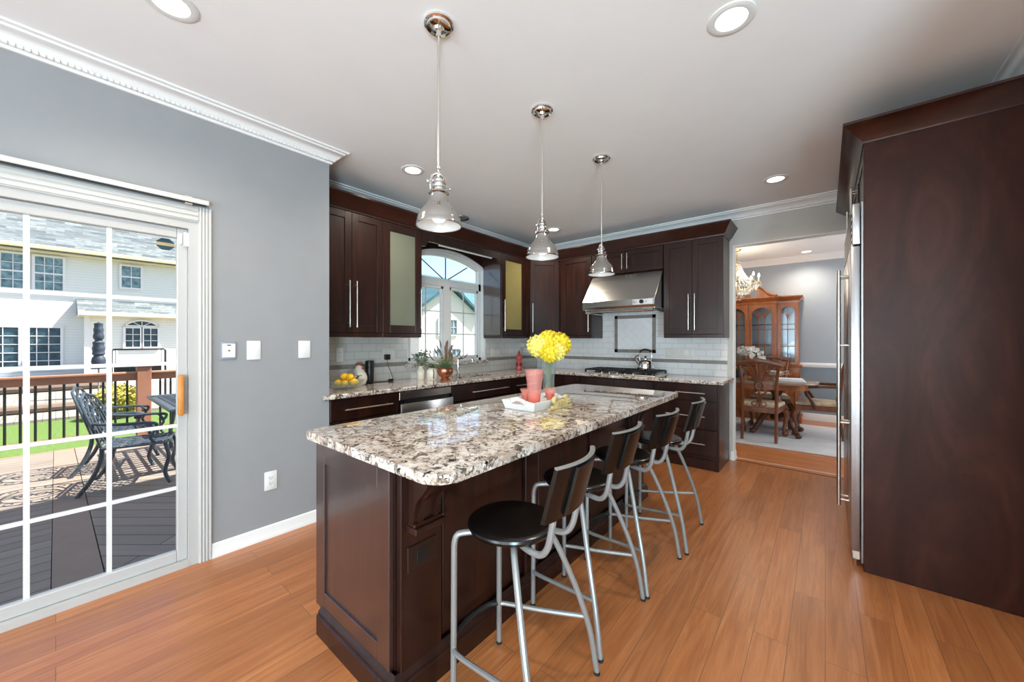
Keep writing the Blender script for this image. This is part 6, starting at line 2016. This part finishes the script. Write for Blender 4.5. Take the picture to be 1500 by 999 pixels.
# ---- yard
def foliage_ball(name, label, loc, r, sc, mat, n, seed, cat, leaf=0.06):
    rt = thing(name, label, cat, loc)
    random.seed(seed)
    m = MB()
    for k in range(n):
        d = Vector((random.gauss(0, 1), random.gauss(0, 1), random.gauss(0, 1))).normalized()
        q = Vector((d.x * r * sc[0], d.y * r * sc[1], r * sc[2] + d.z * r * sc[2])) * random.uniform(0.85, 1.05)
        e = Vector((random.gauss(0, 1), random.gauss(0, 1), random.gauss(0, 1))).normalized()
        leaf_blade(m, q, q + (d + e * 0.7).normalized() * leaf, leaf * 0.45, tuple(d.orthogonal()))
    m.ball((0, 0, r * sc[2]), r * 0.88, sc, 16, 12)
    m.build('foliage', mat, rt, smooth=0)
    m = MB(); m.cyl((0, 0, -0.02), (0, 0, 0.2), 0.03, 8); m.build('stem', 'timber', rt)
    return rt
foliage_ball('shrub', 'round yellow green shrub on the lawn behind the railing', (-13.4, 0.98, -0.56), 0.40, (1, 1, 0.98), 'leaf_gold', 900, 4, 'shrub', 0.07)
for i, (x, z, r_) in enumerate(((-15.4, -0.5, 0.11), (-21.4, -0.5, 0.15))):
    m = MB().tube([(x, -9, z + r_), (x, -3, z + r_ + 0.02), (x, 0.4, z + r_), (x, 1.3, z + r_ * 0.9)], r_, 8)
    single('garden_timber', m, 'timber', (x, -3, z), ['weathered timber edging log along the far side of the lawn', 'dark timber edging log close to the neighboring house'][i], 'edging log', 'timber edging logs')

uo = (-18.0, 0.88, -0.5)
um = thing('patio_umbrella', 'closed patio umbrella wrapped in a dark blue cover', 'umbrella', uo)
m = MB(); m.cyl((-18, 0.88, -0.5), (-18, 0.88, 1.9), 0.022, 10); m.build('pole', 'alu', um, off=uo)
m = MB(); m.lathe([(0, 0.05), (0.40, 0.0), (0.42, -0.06), (0, -0.06)], (-18, 0.88, -0.42), 18); m.build('base', 'iron', um, off=uo)
m = MB()
pr = []
for k in range(25):
    t = k / 24
    pr.append((0.10 + 0.075 * (1 - t) + 0.009 * sin(k * 1.9) - (0.05 if k in (7, 15) else 0), 0.42 + 1.46 * t))
m.lathe([(0, 0.42)] + pr + [(0.05, 1.90), (0, 1.93)], (-18, 0.88, 0), 20); m.build('cover', 'tarp', um, off=uo)

so = (-16.5, 1.65, -0.5)
sw_ = thing('swing_frame', 'dark metal swing frame standing on the patio beyond the railing', 'swing', so)
m = MB()
m.tube([(-16.5, 1.07, -0.5), (-16.5, 1.07, 1.02), (-16.5, 1.12, 1.06), (-16.5, 2.22, 1.06), (-16.5, 2.27, 1.02), (-16.5, 2.27, -0.5)], 0.028, 8)
m.build('frame', 'iron', sw_, off=so)
m = MB().cyl((-16.5, 1.15, 1.05), (-16.5, 1.15, 0.25), 0.010, 6).cyl((-16.5, 2.17, 1.05), (-16.5, 2.17, 0.25), 0.010, 6)
m.build('hanger', 'iron', sw_, off=so)
m = MB().box(-16.7, -16.3, 1.13, 2.19, 0.22, 0.27, 0.01, 1).box(-16.72, -16.69, 1.13, 2.19, 0.27, 0.62)
m.build('bench', 'iron', sw_, off=so)

# ---- neighboring house behind the deck
HX = -24.0
ho = (HX, 1.0, -0.5)
nh = thing('neighbor_house', 'cream sided two storey house with grey shingle roof beyond the deck', 'house', ho)
MB().box(HX - 9, HX, -14, 9, -0.6, 5.0).build('wall', 'siding', nh, off=ho)
MB().prism([(HX + 0.45, 5.0), (HX - 4.5, 8.6), (HX - 9.5, 5.0), (HX - 9.5, 4.85), (HX + 0.45, 4.85)], 'y', -14.4, 9.4).build('roof', 'shingle', nh, off=ho)
MB().box(HX + 0.40, HX + 0.54, -14.4, 9.4, 4.90, 5.06, 0.02, 1).build('gutter', 'gutter', nh, off=ho)
MB().box(HX, HX + 0.40, -14.4, 9.4, 4.80, 4.852).build('soffit', 'gutter', nh, off=ho)
def house_window(par, xw, y0, y1, z0, z1, cols, rows, sash=True, mat='curtain_pane', off=ho, archtop=0.0):
    t = 0.075
    f = MB()
    f.box(xw, xw + 0.07, y0 - t, y0, z0 - t, z1 + t).box(xw, xw + 0.07, y1, y1 + t, z0 - t, z1 + t).box(xw, xw + 0.07, y0, y1, z0 - t, z0).box(xw, xw + 0.07, y0, y1, z1, z1 + t)
    if sash:
        f.box(xw + 0.02, xw + 0.06, y0, y1, (z0 + z1) / 2 - 0.03, (z0 + z1) / 2 + 0.03)
    for i in range(1, cols):
        y = y0 + (y1 - y0) * i / cols
        f.box(xw + 0.025, xw + 0.05, y - 0.012, y + 0.012, z0, z1)
    for j in range(1, rows):
        z = z0 + (z1 - z0) * j / rows
        f.box(xw + 0.025, xw + 0.05, y0, y1, z - 0.012, z + 0.012)
    if archtop:
        A1 = arch(y0 - t, y1 + t, z1 + t, z1 + t + archtop, 12); A2 = arch(y0, y1, z1 + t, z1 + archtop, 12)
        for k in range(12):
            f.prism([A1[k], A1[k + 1], A2[k + 1], A2[k]], 'x', xw, xw + 0.07)
        yc = (y0 + y1) / 2
        for dy in (-0.3, 0, 0.3):
            f.tube([(xw + 0.04, yc + dy * 0.2, z1 + t), (xw + 0.04, yc + dy, z1 + archtop - 0.02 - abs(dy) * 0.12)], 0.014, 5)
    w = f.build('window', 'white', par, off=off)
    p = MB().box(xw + 0.01, xw + 0.022, y0, y1, z0, z1)
    if archtop:
        p.prism(arch(y0, y1, z1 + t, z1 + archtop, 12)[::-1], 'x', xw + 0.01, xw + 0.022)
    p.build('pane', mat, w, off=off)
    return w
house_window(nh, HX, -0.52, 0.18, 3.36, 4.66, 3, 4)
house_window(nh, HX, -1.62, -0.76, 3.36, 4.66, 3, 4)
house_window(nh, HX, 1.86, 2.46, 3.70, 4.64, 2, 2)
house_window(nh, HX, -0.78, 0.12, 0.20, 1.84, 3, 5, False, 'dark_pane')
house_window(nh, HX, -2.0, -0.92, 0.20, 1.84, 3, 5, False, 'dark_pane')
# single storey bump-out with its own lean-to roof
bx2 = HX + 1.0
MB().box(HX, bx2, 0.75, 9, -0.6, 2.40).build('bump_out_wall', 'siding', nh, off=ho)
MB().prism([(HX, 3.06), (bx2 + 0.3, 2.50), (bx2 + 0.3, 2.38), (HX, 2.38)], 'y', 0.55, 9.2).build('porch_roof', 'shingle', nh, off=ho)
MB().box(bx2 + 0.26, bx2 + 0.38, 0.55, 9.2, 2.34, 2.50, 0.015, 1).build('gutter', 'white', nh, off=ho)
MB().box(HX, bx2 + 0.27, 0.56, 9.2, 2.30, 2.382).build('soffit', 'gutter', nh, off=ho)
MB().box(bx2 - 0.02, bx2 + 0.03, 0.73, 0.88, -0.55, 2.36).build('corner_post', 'white', nh, off=ho)
house_window(nh, bx2, 1.90, 2.34, 1.06, 1.86, 2, 3, False, 'dark_pane')
house_window(nh, bx2, 2.46, 2.90, 1.06, 1.86, 2, 3, False, 'dark_pane')
f = MB()
A1 = arch(1.84, 2.96, 1.96, 2.24, 12); A2 = arch(1.92, 2.88, 1.98, 2.17, 12)
for k in range(12):
    f.prism([A1[k], A1[k + 1], A2[k + 1], A2[k]], 'x', bx2, bx2 + 0.07)
f.box(bx2, bx2 + 0.07, 1.84, 2.96, 1.92, 1.99)
for dy in (-0.26, 0, 0.26):
    f.tube([(bx2 + 0.04, 2.40 + dy * 0.2, 1.98), (bx2 + 0.04, 2.40 + dy, 2.16 - abs(dy) * 0.2)], 0.014, 5)
w = f.build('arched_window', 'white', nh, off=ho)
MB().prism(A2[::-1], 'x', bx2 + 0.01, bx2 + 0.022).build('pane', 'dark_pane', w, off=ho)
MB().box(HX + 0.01, HX + 2.2, -6, 0.5, -0.3, -0.05).build('back_step', 'steel_grey', nh, off=ho)

# ---- houses seen through the kitchen window
h2o = (-21, 18, -0.5)
h2 = thing('gabled_house', 'cream house with blue green roof seen through the kitchen window', 'house', h2o)
X2 = -20.0
MB().box(X2 - 9, X2, 16.6, 30, -0.6, 3.9).build('wall', 'siding_tan', h2, off=h2o)
MB().prism([(X2 + 0.4, 3.85), (X2 - 4.5, 6.6), (X2 - 9.4, 3.85), (X2 - 9.4, 3.7), (X2 + 0.4, 3.7)], 'y', 16.2, 30).build('roof', 'teal_roof', h2, off=h2o)
# front wing with its gable end toward us
MB().prism([(13.2, -0.6), (17.6, -0.6), (17.6, 3.2), (15.4, 4.6), (13.2, 3.2)], 'x', X2 - 2, X2 + 2.2).build('wing_wall', 'siding_tan', h2, off=h2o)
MB().prism([(12.8, 2.95), (15.4, 4.72), (18.0, 2.95), (18.0, 3.12), (15.4, 4.92), (12.8, 3.12)], 'x', X2 - 4, X2 + 2.5).build('wing_roof', 'teal_roof', h2, off=h2o)
for y0, y1, z0, z1, xw in ((14.6, 15.15, 1.7, 2.6, X2 + 2.2), (15.45, 16.0, 1.7, 2.6, X2 + 2.2), (14.4, 15.1, -0.1, 0.8, X2 + 2.2), (15.6, 16.3, -0.1, 0.8, X2 + 2.2), (18.8, 19.5, 1.5, 2.7, X2), (21.0, 21.7, 1.5, 2.7, X2), (18.6, 19.4, -0.2, 0.8, X2)):
    house_window(h2, xw, y0, y1, z0, z1, 2, 2, False, 'curtain_pane', off=h2o)
h3o = (-34, 34, -0.5)
h3 = thing('distant_house', 'pale house wall and roof farther off through the kitchen window', 'house', h3o)
MB().box(-42, -32, 26, 44, -0.6, 5.2).build('wall', 'siding', h3, off=h3o)
MB().prism([(-31.5, 5.1), (-37, 8.4), (-42.5, 5.1), (-42.5, 4.95), (-31.5, 4.95)], 'y', 25.5, 44.5).build('roof', 'teal_roof', h3, off=h3o)
house_window(h3, -32, 31, 32, 2.6, 4.0, 2, 2, False, 'curtain_pane', off=h3o)
